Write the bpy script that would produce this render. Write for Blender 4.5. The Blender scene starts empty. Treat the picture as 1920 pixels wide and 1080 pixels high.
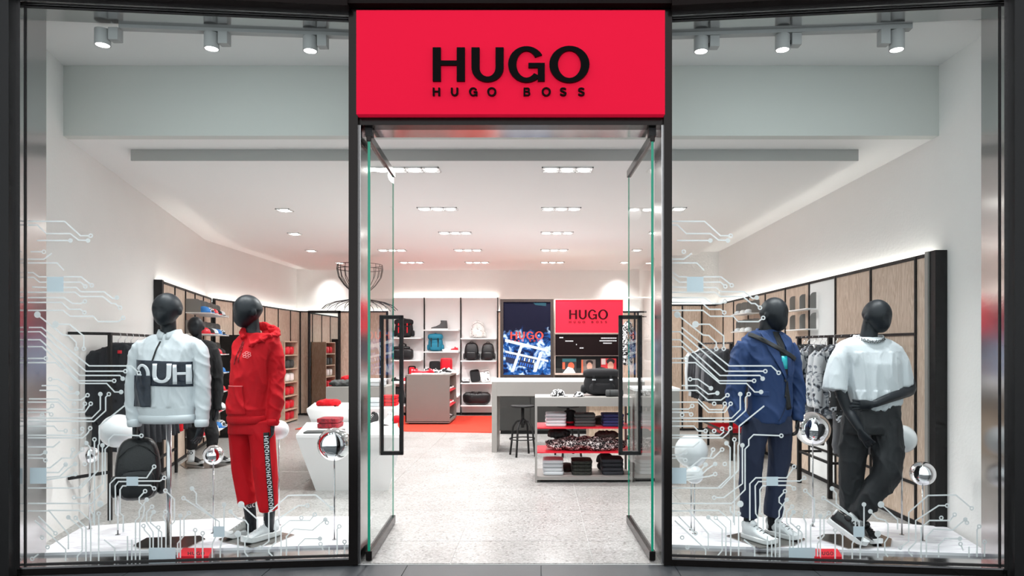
import bpy, bmesh, math, random
from mathutils import Vector, Matrix, Euler, noise
from mathutils.bvhtree import BVHTree
random.seed(7)
PI = math.pi
scene = bpy.context.scene
C = scene.collection

# ------------------------------------------------------------------ camera
F = 1280.0; CX = 1010.0; CY = 650.0; EYE = 1.55
cam_d = bpy.data.cameras.new('camera'); cam = bpy.data.objects.new('camera', cam_d); C.objects.link(cam)
cam.location = (0, 0, EYE); cam.rotation_euler = (PI/2, 0, 0)
cam_d.sensor_width = 36.0; cam_d.lens = F/1920*36.0
cam_d.shift_x = -(CX-960)/1920.0; cam_d.shift_y = (CY-540)/1920.0
cam_d.clip_end = 100; cam_d.clip_start = 0.05
scene.camera = cam

# ------------------------------------------------------------------ world, exposure
world = bpy.data.worlds.new('mall'); scene.world = world; world.use_nodes = True
bgn = world.node_tree.nodes['Background']
bgn.inputs[0].default_value = (0.93, 0.97, 1.0, 1); bgn.inputs[1].default_value = 1.15
scene.view_settings.view_transform = 'Standard'; scene.view_settings.look = 'None'
scene.view_settings.exposure = 0.40; scene.view_settings.gamma = 1.0
scene.view_settings.use_curve_mapping = False
scene.cycles.use_denoising = True
scene.cycles.max_bounces = 6; scene.cycles.diffuse_bounces = 4; scene.cycles.glossy_bounces = 3
scene.cycles.transparent_max_bounces = 16; scene.cycles.transmission_bounces = 4
scene.cycles.use_adaptive_sampling = True; scene.cycles.adaptive_threshold = 0.05; scene.cycles.adaptive_min_samples = 12
scene.cycles.caustics_reflective = False; scene.cycles.caustics_refractive = False
scene.cycles.sample_clamp_indirect = 6.0
DOWN_W = 140.0      # each row lamp
TRACK_W = 88.0      # each track spot
STRIP_E = 26.0      # cove strips

# ------------------------------------------------------------------ helpers
def X(px, Y): return (px-CX)/F*Y
def Z(py, Y): return EYE-(py-CY)/F*Y
def ground_y(py, z=0.0): return (EYE-z)*F/(py-CY)

def lin(c):
    c = c/255.0
    return c/12.92 if c <= 0.04045 else ((c+0.055)/1.055)**2.4
def rgb(r, g, b): return (lin(r), lin(g), lin(b), 1.0)

MATS = {}
def mat(name, col, rough=0.5, metal=0.0, bump=0.0, bscale=60.0, var=0.0, vscale=8.0, emit=None, estr=0.0, coat=0.0, spec=0.5, sheen=0.0):
    if name in MATS: return MATS[name]
    m = bpy.data.materials.new(name); m.use_nodes = True
    nt = m.node_tree; b = nt.nodes['Principled BSDF']
    b.inputs['Base Color'].default_value = rgb(*col)
    b.inputs['Roughness'].default_value = rough; b.inputs['Metallic'].default_value = metal
    b.inputs['Specular IOR Level'].default_value = spec
    b.inputs['Coat Weight'].default_value = coat
    if sheen: b.inputs['Sheen Weight'].default_value = sheen
    tc = nt.nodes.new('ShaderNodeTexCoord')
    if var > 0:
        n = nt.nodes.new('ShaderNodeTexNoise'); n.inputs['Scale'].default_value = vscale; n.inputs['Detail'].default_value = 4
        nt.links.new(tc.outputs['Object'], n.inputs['Vector'])
        mx = nt.nodes.new('ShaderNodeMix'); mx.data_type = 'RGBA'; mx.blend_type = 'MULTIPLY'
        mx.inputs[0].default_value = var
        mx.inputs[6].default_value = rgb(*col)
        nt.links.new(n.outputs['Fac'], mx.inputs[7]); nt.links.new(mx.outputs[2], b.inputs['Base Color'])
    if bump > 0:
        n2 = nt.nodes.new('ShaderNodeTexNoise'); n2.inputs['Scale'].default_value = bscale; n2.inputs['Detail'].default_value = 3
        nt.links.new(tc.outputs['Object'], n2.inputs['Vector'])
        bp = nt.nodes.new('ShaderNodeBump'); bp.inputs['Strength'].default_value = bump; bp.inputs['Distance'].default_value = 0.01
        nt.links.new(n2.outputs['Fac'], bp.inputs['Height']); nt.links.new(bp.outputs['Normal'], b.inputs['Normal'])
    if emit is not None:
        b.inputs['Emission Color'].default_value = rgb(*emit); b.inputs['Emission Strength'].default_value = estr
    if emit is not None and name != 'led_strip':
        try: m.cycles.emission_sampling = 'NONE'      # their light comes from the lamps beside them or is negligible
        except Exception: pass
    MATS[name] = m
    return m

def ramp(nt, stops, interp='LINEAR'):
    r = nt.nodes.new('ShaderNodeValToRGB'); r.color_ramp.interpolation = interp
    e = r.color_ramp.elements
    e[0].position, e[0].color = stops[0][0], stops[0][1]
    e[1].position, e[1].color = stops[-1][0], stops[-1][1]
    for p, c in stops[1:-1]:
        k = e.new(p); k.color = c
    return r

def mat_glass(name, tint=(0.93, 0.965, 0.955), refl=1.0):
    m = bpy.data.materials.new(name); m.use_nodes = True; nt = m.node_tree; nt.nodes.clear()
    out = nt.nodes.new('ShaderNodeOutputMaterial'); mix = nt.nodes.new('ShaderNodeMixShader')
    tr = nt.nodes.new('ShaderNodeBsdfTransparent'); tr.inputs[0].default_value = (*tint, 1)
    gl = nt.nodes.new('ShaderNodeBsdfGlossy'); gl.inputs['Roughness'].default_value = 0.0
    fr = nt.nodes.new('ShaderNodeFresnel'); fr.inputs[0].default_value = 1.45
    mu = nt.nodes.new('ShaderNodeMath'); mu.operation = 'MULTIPLY'; mu.inputs[1].default_value = refl
    ge = nt.nodes.new('ShaderNodeNewGeometry'); iv = nt.nodes.new('ShaderNodeMath'); iv.operation = 'SUBTRACT'; iv.inputs[0].default_value = 1.0
    m2 = nt.nodes.new('ShaderNodeMath'); m2.operation = 'MULTIPLY'
    nt.links.new(ge.outputs['Backfacing'], iv.inputs[1]); nt.links.new(iv.outputs[0], m2.inputs[1])
    nt.links.new(fr.outputs[0], mu.inputs[0]); nt.links.new(mu.outputs[0], m2.inputs[0]); nt.links.new(m2.outputs[0], mix.inputs[0])
    nt.links.new(tr.outputs[0], mix.inputs[1]); nt.links.new(gl.outputs[0], mix.inputs[2]); nt.links.new(mix.outputs[0], out.inputs[0])
    MATS[name] = m; return m

def mat_terrazzo():
    m = bpy.data.materials.new('terrazzo'); m.use_nodes = True; nt = m.node_tree; b = nt.nodes['Principled BSDF']
    geo = nt.nodes.new('ShaderNodeNewGeometry')
    v1 = nt.nodes.new('ShaderNodeTexVoronoi'); v1.inputs['Scale'].default_value = 75
    v2 = nt.nodes.new('ShaderNodeTexVoronoi'); v2.inputs['Scale'].default_value = 60
    n = nt.nodes.new('ShaderNodeTexNoise'); n.inputs['Scale'].default_value = 2.2; n.inputs['Detail'].default_value = 6
    for t in (v1, v2, n): nt.links.new(geo.outputs['Position'], t.inputs['Vector'])
    r1 = ramp(nt, [(0.0, rgb(138, 135, 132)), (0.12, rgb(155, 153, 151)), (0.30, rgb(166, 165, 163)), (0.6, rgb(166, 165, 163)), (0.85, rgb(182, 181, 180)), (1.0, rgb(194, 193, 192))])
    sep = nt.nodes.new('ShaderNodeSeparateColor'); nt.links.new(v1.outputs['Color'], sep.inputs[0]); nt.links.new(sep.outputs[0], r1.inputs[0])
    r2 = ramp(nt, [(0.0, rgb(120, 112, 106)), (0.05, rgb(120, 112, 106)), (0.06, (1, 1, 1, 1)), (1.0, (1, 1, 1, 1))])
    sep2 = nt.nodes.new('ShaderNodeSeparateColor'); nt.links.new(v2.outputs['Color'], sep2.inputs[0]); nt.links.new(sep2.outputs[1], r2.inputs[0])
    mx = nt.nodes.new('ShaderNodeMix'); mx.data_type = 'RGBA'; mx.blend_type = 'MULTIPLY'; mx.inputs[0].default_value = 0.5
    nt.links.new(r1.outputs[0], mx.inputs[6]); nt.links.new(r2.outputs[0], mx.inputs[7])
    r3 = ramp(nt, [(0.3, (0.86, 0.85, 0.84, 1)), (0.7, (1, 1, 1, 1))]); nt.links.new(n.outputs['Fac'], r3.inputs[0])
    mx2 = nt.nodes.new('ShaderNodeMix'); mx2.data_type = 'RGBA'; mx2.blend_type = 'MULTIPLY'; mx2.inputs[0].default_value = 1.0
    nt.links.new(mx.outputs[2], mx2.inputs[6]); nt.links.new(r3.outputs[0], mx2.inputs[7])
    nt.links.new(mx2.outputs[2], b.inputs['Base Color'])
    b.inputs['Roughness'].default_value = 0.28; b.inputs['Specular IOR Level'].default_value = 0.4
    MATS['terrazzo'] = m; return m

def mat_wood(name, ca, cb, axis='Z'):
    m = bpy.data.materials.new(name); m.use_nodes = True; nt = m.node_tree; b = nt.nodes['Principled BSDF']
    geo = nt.nodes.new('ShaderNodeNewGeometry')
    mp = nt.nodes.new('ShaderNodeMapping'); mp.inputs['Scale'].default_value = (7, 7, 0.9)
    nt.links.new(geo.outputs['Position'], mp.inputs[0])
    n = nt.nodes.new('ShaderNodeTexNoise'); n.inputs['Scale'].default_value = 1.6; n.inputs['Detail'].default_value = 5; n.inputs['Distortion'].default_value = 1.2
    nt.links.new(mp.outputs[0], n.inputs['Vector'])
    w = nt.nodes.new('ShaderNodeMath'); w.operation = 'MULTIPLY'; w.inputs[1].default_value = 16
    nt.links.new(n.outputs['Fac'], w.inputs[0])
    fr = nt.nodes.new('ShaderNodeMath'); fr.operation = 'PINGPONG'; fr.inputs[1].default_value = 1.0
    nt.links.new(w.outputs[0], fr.inputs[0])
    n3 = nt.nodes.new('ShaderNodeTexNoise'); n3.inputs['Scale'].default_value = 14; n3.inputs['Detail'].default_value = 6
    nt.links.new(mp.outputs[0], n3.inputs['Vector'])
    ad = nt.nodes.new('ShaderNodeMath'); ad.operation = 'MULTIPLY_ADD'; ad.inputs[1].default_value = 0.55
    nt.links.new(fr.outputs[0], ad.inputs[0]); nt.links.new(n3.outputs['Fac'], ad.inputs[2])
    r = ramp(nt, [(0.35, rgb(*ca)), (1.0, rgb(*cb))]); nt.links.new(ad.outputs[0], r.inputs[0])
    nt.links.new(r.outputs[0], b.inputs['Base Color']); b.inputs['Roughness'].default_value = 0.55
    MATS[name] = m; return m

def mat_print(name, cols, scale, thr=(0.42, 0.58), rough=0.8, detail=2.0, dist=0.6):
    """fabric print: blotches of two or three colours"""
    m = bpy.data.materials.new(name); m.use_nodes = True; nt = m.node_tree; b = nt.nodes['Principled BSDF']
    tc = nt.nodes.new('ShaderNodeTexCoord')
    n = nt.nodes.new('ShaderNodeTexNoise'); n.inputs['Scale'].default_value = scale; n.inputs['Detail'].default_value = detail; n.inputs['Distortion'].default_value = dist
    nt.links.new(tc.outputs['Object'], n.inputs['Vector'])
    if len(cols) == 2: st = [(0.0, rgb(*cols[0])), (0.5, rgb(*cols[1])), (1.0, rgb(*cols[1]))]
    else: st = [(0.0, rgb(*cols[0])), (thr[0], rgb(*cols[1])), (thr[1], rgb(*cols[2])), (1.0, rgb(*cols[2]))]
    r = ramp(nt, st, 'CONSTANT'); nt.links.new(n.outputs['Fac'], r.inputs[0])
    nt.links.new(r.outputs[0], b.inputs['Base Color']); b.inputs['Roughness'].default_value = rough
    MATS[name] = m; return m

# colours
wall_m = mat('plaster', (240, 238, 236), 0.85, bump=0.25, bscale=35, var=0.05, vscale=3)
ceil_m = mat('ceiling_paint', (243, 242, 241), 0.9)
bulk_m = mat('bulkhead_paint', (214, 217, 213), 0.8)
dark_m = mat('dark_frame', (42, 39, 38), 0.22, metal=0.9)
blackx_m = mat('black_shopfront', (13, 13, 14), 0.5, spec=0.25)
black_m = mat('black_steel', (27, 26, 27), 0.5, spec=0.3)
lintel_m = mat('lintel_brown', (20, 13, 12), 0.7, spec=0.1)
steel_m = mat('brushed_steel', (190, 188, 188), 0.16, metal=1.0, bump=0.05, bscale=3)
chrome_m = mat('chrome', (235, 235, 238), 0.04, metal=1.0)
greycol_m = mat('grey_column', (92, 94, 95), 0.5)
glass_m = mat_glass('window_glass', tint=(0.965, 0.985, 0.98), refl=0.10)
dglass_m = mat_glass('door_glass', tint=(0.97, 0.99, 0.985), refl=0.7)
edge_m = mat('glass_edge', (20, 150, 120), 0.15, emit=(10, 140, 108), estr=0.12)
floor_m = mat_terrazzo()
grout_m = mat('grout', (232, 231, 229), 0.8)
mall_m = mat('mall_tile', (56, 59, 63), 0.5, var=0.35, vscale=3)
mallg_m = mat('mall_grout', (40, 42, 45), 0.8)
wood_m = mat_wood('oak_panel', (222, 202, 186), (190, 167, 148))
wood2_m = mat_wood('oak_light', (212, 192, 172), (182, 158, 136))
white_m = mat('white_lacquer', (240, 240, 240), 0.35)
whitem_m = mat('white_matt', (236, 236, 236), 0.7)
grey_m = mat('grey_lacquer', (122, 119, 114), 0.5)
grey2_m = mat('grey_fixture', (149, 146, 142), 0.45)
greyd_m = mat('charcoal', (44, 44, 42), 0.5)
redsh_m = mat('red_shelf', (216, 22, 46), 0.35)
man_m = mat('mannequin_black', (11, 18, 26), 0.48, spec=0.4)
black_f = mat('black_fabric', (24, 24, 27), 0.85, bump=0.2, bscale=80)
blackl_m = mat('black_leather', (22, 23, 26), 0.36, bump=0.15, bscale=90)
red_f = mat('red_fabric', (192, 8, 24), 0.8, bump=0.1, bscale=150, spec=0.25)
orange_m = mat('orange_carpet', (218, 56, 32), 0.95, bump=0.5, bscale=200, var=0.25, vscale=40)
white_f = mat('white_fabric', (208, 213, 217), 0.85, bump=0.1, bscale=150)
navy_f = mat('navy_suiting', (34, 58, 102), 0.65, spec=0.3)
navyp_f = mat('navy_trouser', (26, 36, 62), 0.8)
navyb_m = mat('navy_nylon', (18, 30, 46), 0.35, bump=0.35, bscale=25)
sign_red = mat('sign_red', (192, 15, 46), 0.6, emit=(238, 26, 66), estr=0.25, spec=0.05)
sign_black = mat('sign_black', (4, 2, 3), 0.3, spec=0.05)
ball_m = mat('white_ball', (238, 240, 242), 0.25, coat=0.4)
def mat_frost(name, col, clear):
    m = bpy.data.materials.new(name); m.use_nodes = True; nt = m.node_tree; nt.nodes.clear()
    out = nt.nodes.new('ShaderNodeOutputMaterial'); mx = nt.nodes.new('ShaderNodeMixShader'); mx.inputs[0].default_value = clear
    ad = nt.nodes.new('ShaderNodeMixShader'); ad.inputs[0].default_value = 0.5
    df = nt.nodes.new('ShaderNodeBsdfDiffuse'); tl = nt.nodes.new('ShaderNodeBsdfTranslucent'); tr = nt.nodes.new('ShaderNodeBsdfTransparent')
    df.inputs[0].default_value = rgb(*col); tl.inputs[0].default_value = rgb(*col)
    nt.links.new(df.outputs[0], ad.inputs[1]); nt.links.new(tl.outputs[0], ad.inputs[2])
    nt.links.new(ad.outputs[0], mx.inputs[1]); nt.links.new(tr.outputs[0], mx.inputs[2]); nt.links.new(mx.outputs[0], out.inputs[0])
    return m
frost_m = mat_frost('decal_frost', (246, 248, 249), 0.12)
chip_m = mat_frost('decal_chip', (226, 236, 242), 0.10)
lamp_m = mat('lamp_glow', (255, 255, 255), 0.5, emit=(255, 252, 246), estr=14.0)
strip_m = mat('led_strip', (255, 255, 255), 0.5, emit=(255, 250, 242), estr=STRIP_E)
paint_w = mat('fixture_white', (225, 225, 225), 0.5)
track_m = mat('track_grey', (168, 168, 168), 0.5)
mirror_m = mat('mirror', (225, 228, 228), 0.02, metal=1.0)

class MB:
    """collects geometry for ONE mesh"""
    def __init__(s): s.v = []; s.f = []
    def add(s, vs, fs):
        o = len(s.v); s.v += [tuple(v) for v in vs]; s.f += [tuple(i+o for i in f) for f in fs]; return s
    def box(s, x0, x1, y0, y1, z0, z1, M=None):
        vs = [Vector(p) for p in ((x0,y0,z0),(x1,y0,z0),(x1,y1,z0),(x0,y1,z0),(x0,y0,z1),(x1,y0,z1),(x1,y1,z1),(x0,y1,z1))]
        if M: vs = [M @ v for v in vs]
        return s.add(vs, [(0,3,2,1),(4,5,6,7),(0,1,5,4),(1,2,6,5),(2,3,7,6),(3,0,4,7)])
    def cbox(s, c, d, M=None): return s.box(c[0]-d[0]/2, c[0]+d[0]/2, c[1]-d[1]/2, c[1]+d[1]/2, c[2]-d[2]/2, c[2]+d[2]/2, M)
    def loft(s, rings, cap=True):
        n = len(rings[0]); vs = [p for r in rings for p in r]; fs = []
        for k in range(len(rings)-1):
            for i in range(n):
                j = (i+1) % n; fs.append((k*n+i, k*n+j, (k+1)*n+j, (k+1)*n+i))
        if cap: fs.append(tuple(reversed(range(n)))); fs.append(tuple(range((len(rings)-1)*n, len(rings)*n)))
        return s.add(vs, fs)
    def tube(s, pts, r, n=8, cap=True, round_end=False):
        pts = [Vector(p) for p in pts]; rr = list(r) if hasattr(r, '__len__') else [r]*len(pts)
        if round_end:
            d0 = (pts[0]-pts[1]).normalized(); d1 = (pts[-1]-pts[-2]).normalized()
            pts = [pts[0]+d0*rr[0]*.9, pts[0]+d0*rr[0]*.6] + pts + [pts[-1]+d1*rr[-1]*.6, pts[-1]+d1*rr[-1]*.9]
            rr = [rr[0]*.35, rr[0]*.8] + rr + [rr[-1]*.8, rr[-1]*.35]
        rings = []; u = None
        for i, p in enumerate(pts):
            t = (pts[min(i+1, len(pts)-1)]-pts[max(i-1, 0)]).normalized()
            if u is None:
                u = t.orthogonal().normalized()
            u = (u-t*u.dot(t)).normalized(); w = t.cross(u)
            rings.append([p+(u*math.cos(a)+w*math.sin(a))*rr[i] for a in [2*PI*k/n for k in range(n)]])
        return s.loft(rings, cap)
    def cyl(s, c, r, z0, z1, n=20, r2=None):
        r2 = r if r2 is None else r2
        return s.loft([[(c[0]+r*math.cos(2*PI*k/n), c[1]+r*math.sin(2*PI*k/n), z0) for k in range(n)], [(c[0]+r2*math.cos(2*PI*k/n), c[1]+r2*math.sin(2*PI*k/n), z1) for k in range(n)]])
    def lathe(s, prof, c=(0,0), n=24):
        return s.loft([[(c[0]+r*math.cos(2*PI*k/n), c[1]+r*math.sin(2*PI*k/n), z) for k in range(n)] for r, z in prof])
    def rbox(s, c, d, p=5.0, n=6, M=None, fn=None):
        vs = []; fs = []; idx = {}
        def vert(q):
            k = tuple(round(t, 4) for t in q)
            if k not in idx:
                l = (abs(q[0])**p+abs(q[1])**p+abs(q[2])**p)**(1/p)
                v = Vector((q[0]/l, q[1]/l, q[2]/l))
                if fn: v = Vector(fn(v))
                v = Vector((c[0]+v.x*d[0]/2, c[1]+v.y*d[1]/2, c[2]+v.z*d[2]/2))
                if M: v = M @ v
                idx[k] = len(vs); vs.append(v)
            return idx[k]
        for ax in range(3):
            for sg in (-1, 1):
                for i in range(n):
                    for j in range(n):
                        q = []
                        for (a, b2) in ((i,j),(i+1,j),(i+1,j+1),(i,j+1)):
                            t = [0,0,0]; t[ax] = sg; t[(ax+1)%3] = -1+2*a/n; t[(ax+2)%3] = -1+2*b2/n
                            q.append(vert(t))
                        fs.append(tuple(q) if sg > 0 else tuple(reversed(q)))
        return s.add(vs, fs)
    def sphere(s, c, r, n=24, m=14, M=None):
        rx, ry, rz = r if hasattr(r, '__len__') else (r, r, r)
        rings = []
        for k in range(m+1):
            th = PI*min(max(k/m, 0.003), 0.997)
            rings.append([(c[0]+rx*math.sin(th)*math.cos(2*PI*i/n), c[1]+ry*math.sin(th)*math.sin(2*PI*i/n), c[2]-rz*math.cos(th)) for i in range(n)])
        if M: rings = [[M @ Vector(p) for p in r_] for r_ in rings]
        return s.loft(rings)
    def prism(s, poly, fn0, fn1):
        n = len(poly); vs = [fn0(p) for p in poly]+[fn1(p) for p in poly]
        fs = [tuple(range(n)), tuple(reversed(range(n, 2*n)))]
        for i in range(n): j = (i+1) % n; fs.append((i, n+i, n+j, j))
        return s.add(vs, fs)
    def mesh(s, name):
        me = bpy.data.meshes.new(name); me.from_pydata([tuple(v) for v in s.v], [], s.f); me.update()
        bm = bmesh.new(); bm.from_mesh(me); bmesh.ops.recalc_face_normals(bm, faces=bm.faces); bm.to_mesh(me); bm.free()
        return me
    def build(s, name, m, parent=None, smooth=False, loc=None, rotz=0.0, bevel=0.0):
        me = s.mesh(name); me.materials.append(m)
        o = bpy.data.objects.new(name, me); C.objects.link(o)
        if parent is not None: o.parent = parent
        if loc is not None: o.location = loc
        if rotz: o.rotation_euler = (0, 0, rotz)
        if smooth: me.shade_smooth()
        if bevel:
            bv = o.modifiers.new('bevel', 'BEVEL'); bv.width = bevel; bv.segments = 2; bv.limit_method = 'ANGLE'
        return o

def set_smooth_angle(o, deg=40):
    try:
        o.data.shade_smooth(); o.data.set_sharp_from_angle(angle=math.radians(deg))
    except Exception: pass

def thing(name, label, cat, loc=(0,0,0), rotz=0.0, group=None):
    o = bpy.data.objects.new(name, None); C.objects.link(o); o.empty_display_size = 0.05
    o.location = loc; o.rotation_euler = (0, 0, rotz); o['label'] = label; o['category'] = cat
    if group: o['group'] = group
    return o
def tag(o, label, cat, group=None):
    o['label'] = label; o['category'] = cat
    if group: o['group'] = group
    return o
def struct(o): o['kind'] = 'structure'; return o
def copy_tree(o, parent=None):
    c = o.copy(); C.objects.link(c); c.parent = parent
    for ch in list(o.children): copy_tree(ch, c)
    return c
def part(name, x0, x1, y0, y1, z0, z1, m, parent=None, bevel=0.0):
    return MB().box(x0, x1, y0, y1, z0, z1).build(name, m, parent, bevel=bevel)

def remesh(mb, name, m, parent, voxel=0.008, smooth_it=3, disp=None, loc=None):
    me = mb.mesh(name); o = bpy.data.objects.new(name, me); C.objects.link(o)
    r = o.modifiers.new('r', 'REMESH'); r.mode = 'VOXEL'; r.voxel_size = voxel
    if smooth_it:
        sm = o.modifiers.new('s', 'SMOOTH'); sm.factor = 0.5; sm.iterations = smooth_it
    dg = bpy.context.evaluated_depsgraph_get()
    nm = bpy.data.meshes.new_from_object(o.evaluated_get(dg))
    o.modifiers.clear(); o.data = nm; bpy.data.meshes.remove(me); nm.name = name
    if disp:
        ns = [v.normal.copy() for v in nm.vertices]
        for v, nn in zip(nm.vertices, ns): v.co += nn*disp(v.co)
    nm.materials.clear(); nm.materials.append(m); nm.shade_smooth(); nm.update()
    o.parent = parent
    if loc: o.location = loc
    return o

def bvh_of(o): return BVHTree.FromPolygons([v.co for v in o.data.vertices], [tuple(p.vertices) for p in o.data.polygons])

# ------------------------------------------------------------------ lettering: 2-D quads, cap height 1
def ring_quads(cx, cz, rx, rz, ix, iz, a0, a1, n=28):
    q = []
    for k in range(n):
        a, b = a0+(a1-a0)*k/n, a0+(a1-a0)*(k+1)/n
        q.append([(cx+rx*math.cos(a), cz+rz*math.sin(a)), (cx+rx*math.cos(b), cz+rz*math.sin(b)), (cx+ix*math.cos(b), cz+iz*math.sin(b)), (cx+ix*math.cos(a), cz+iz*math.sin(a))])
    return q
def rect(x0, x1, z0, z1): return [(x0, z0), (x1, z0), (x1, z1), (x0, z1)]
def stroke(pts, t):
    q = []
    for (a, b) in zip(pts[:-1], pts[1:]):
        d = Vector((b[0]-a[0], b[1]-a[1])); 
        if d.length < 1e-9: continue
        d.normalize(); n = Vector((-d.y, d.x))*t/2; e = d*t*0.12
        q.append([(a[0]-e.x+n.x, a[1]-e.y+n.y), (a[0]-e.x-n.x, a[1]-e.y-n.y), (b[0]+e.x-n.x, b[1]+e.y-n.y), (b[0]+e.x+n.x, b[1]+e.y+n.y)])
    return q
def ribbon(pts, w, nx=2):
    """connected strip of quads of width w along pts"""
    rows_ = []
    for i, p in enumerate(pts):
        a, b = pts[max(i-1, 0)], pts[min(i+1, len(pts)-1)]
        d = Vector((b[0]-a[0], b[1]-a[1])).normalized(); n = Vector((-d.y, d.x))
        rows_.append([(p[0]+n.x*w*(k/nx-0.5), p[1]+n.y*w*(k/nx-0.5)) for k in range(nx+1)])
    return [[r0[k], r0[k+1], r1[k+1], r1[k]] for r0, r1 in zip(rows_[:-1], rows_[1:]) for k in range(nx)]
def glyph(ch):
    t, h = 0.235, 0.135
    if ch == 'H': return 0.93, [rect(0, t, 0, 1), rect(0.93-t, 0.93, 0, 1), rect(t, 0.93-t, 0.475, 0.475+h)]
    if ch == 'U':
        w = 0.93; return w, [rect(0, t, 0.4, 1), rect(w-t, w, 0.4, 1)]+ring_quads(w/2, 0.4, w/2, 0.42, w/2-t, 0.42-h-0.02, PI, 2*PI)
    if ch == 'O': w = 1.16; return w, ring_quads(w/2, 0.5, w/2, 0.545, w/2-0.25, 0.545-h, 0, 2*PI, 44)
    if ch == 'G':
        w = 1.06; return w, ring_quads(w/2, 0.5, w/2, 0.535, w/2-0.24, 0.535-h, math.radians(32), math.radians(318), 40)+[rect(w*0.55, w, 0.40, 0.40+h), rect(w-0.205, w, 0.0, 0.45)]
    if ch == 'B':
        w = 0.86; return w, [rect(0, t, 0, 1), rect(t, 0.5, 0, h), rect(t, 0.5, 1-h, 1), rect(t, 0.5, 0.47, 0.47+h)]+ring_quads(0.5, 0.27, 0.36, 0.27, 0.15, 0.15, -PI/2, PI/2, 14)+ring_quads(0.48, 0.735, 0.33, 0.265, 0.12, 0.14, -PI/2, PI/2, 14)
    if ch == 'S':
        pts = [(0.43+0.33*math.cos(a), 0.745+0.19*math.sin(a)) for a in [math.radians(20+250*k/12) for k in range(13)]]
        pts += [(0.43+0.34*math.cos(a), 0.265+0.20*math.sin(a)) for a in [math.radians(85-255*k/12) for k in range(13)]]
        return 0.86, stroke(pts, 0.17)
    return 0.5, []
def word(txt, gap=0.2):
    q = []; x = 0
    for ch in txt:
        w, qs = glyph(ch)
        q += [[(p[0]+x, p[1]) for p in s_] for s_ in qs]; x += w+gap
    return x-gap, q
def letter_mb(quads, fn, depth_vec):
    mb = MB(); d = Vector(depth_vec)
    for i, q in enumerate(quads):
        flat = len(q) == 4 and q[0][1] == q[1][1] and q[1][0] == q[2][0]
        di = d*(1+0.004*i+(0.03 if flat else 0.0))
        mb.prism(q, lambda p: Vector(fn(p)), lambda p: Vector(fn(p))+di)
    return mb
def logo(parent, x0, z0, width, height, y, m, depth=0.01, name='lettering'):
    """HUGO / HUGO BOSS, facing -Y, one mesh per letter"""
    tw = 0; gs = []
    for ch, gap in (('H', 0.19), ('U', 0.13), ('G', 0.13), ('O', 0)):
        w, qs = glyph(ch); gs.append((tw, qs)); tw += w+gap
    H1 = height*0.70; sx = width/tw
    for x, qs in gs:
        letter_mb(qs, lambda p: (x0+(x+p[0])*sx, y, z0+height-H1+p[1]*H1), (0, -depth, 0)).build(name, m, parent)
    h2 = height*0.165; txt = 'HUGO BOSS'
    step = (width*0.97-0.86*h2)/8.0
    cx = 0
    for i, ch in enumerate(txt):
        if ch != ' ':
            w, qs = glyph(ch)
            xx = x0+i*step
            letter_mb(qs, lambda p: (xx+p[0]*h2, y, z0+p[1]*h2), (0, -depth, 0)).build('small_'+name, m, parent)
# ------------------------------------------------------------------ setting
Y0 = 4.90            # plane of the entrance
ZC = 3.32            # shop ceiling
ZB = 3.91            # window bay ceiling
YB = 5.73            # bulkhead face
YW = 15.6            # back wall
ZP = 0.07            # podium top
LX = lambda y: -3.99-0.2755*(y-5.73) if y < 11.33 else -5.53
def wall_seg(name, a, b, z0, z1, t, m):
    """wall from a to b, thickness t to the left of a->b"""
    a = Vector((a[0], a[1])); b = Vector((b[0], b[1])); d = (b-a).normalized(); n = Vector((-d.y, d.x))*t
    poly = [a, b, b+n, a+n]
    return struct(MB().prism(poly, lambda p: Vector((p[0], p[1], z0)), lambda p: Vector((p[0], p[1], z1))).build(name, m))
wall_seg('wall_left', (LX(4.72), 4.72), (LX(11.33), 11.33), 0, 4.0, 0.12, wall_m)
wall_seg('wall_left_rear', (-5.53, 11.33), (-5.53, YW), 0, 4.0, 0.12, wall_m)
wall_seg('wall_back', (-5.6, YW), (2.45, YW), 0, 4.0, 0.12, wall_m)
wall_seg('wall_right', (3.36, 12.75), (3.36, 4.72), 0, 4.0, 0.12, wall_m)
wall_seg('wall_right_return', (2.30, 12.75), (3.48, 12.75), 0, 4.0, 0.12, wall_m)
wall_seg('wall_right_rear', (2.30, YW+.1), (2.30, 12.75), 0, 4.0, 0.12, wall_m)
struct(part('ceiling', -5.7, 3.5, YB+0.1, YW+0.2, ZC, ZC+0.15, ceil_m))
struct(part('ceiling_window_bay', -4.2, 3.5, 4.93, YB, ZB, ZB+0.12, ceil_m))
struct(part('wall_bulkhead', -4.15, 3.5, YB, YB+0.1, ZC, 4.1, bulk_m))
# lowered ceiling raft, its left edge follows the wall
raft = MB(); pl = [(-3.66, 6.14), (2.87, 6.14), (2.87, 12.4), (2.0, 12.6), (2.0, 14.9), (-5.0, 14.9), (-5.03, 11.3)]
raft.prism(pl, lambda p: Vector((p[0], p[1], 3.22)), lambda p: Vector((p[0], p[1], 3.335)))
struct(raft.build('ceiling_raft', ceil_m))
struct(part('trim_ceiling_raft', -3.66, 2.87, 6.125, 6.139, 3.22, 3.319, mat('raft_face_shade', (178, 178, 175), 0.8)))  # thin sheet over the raft's front face, its shade put into the grey

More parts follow.
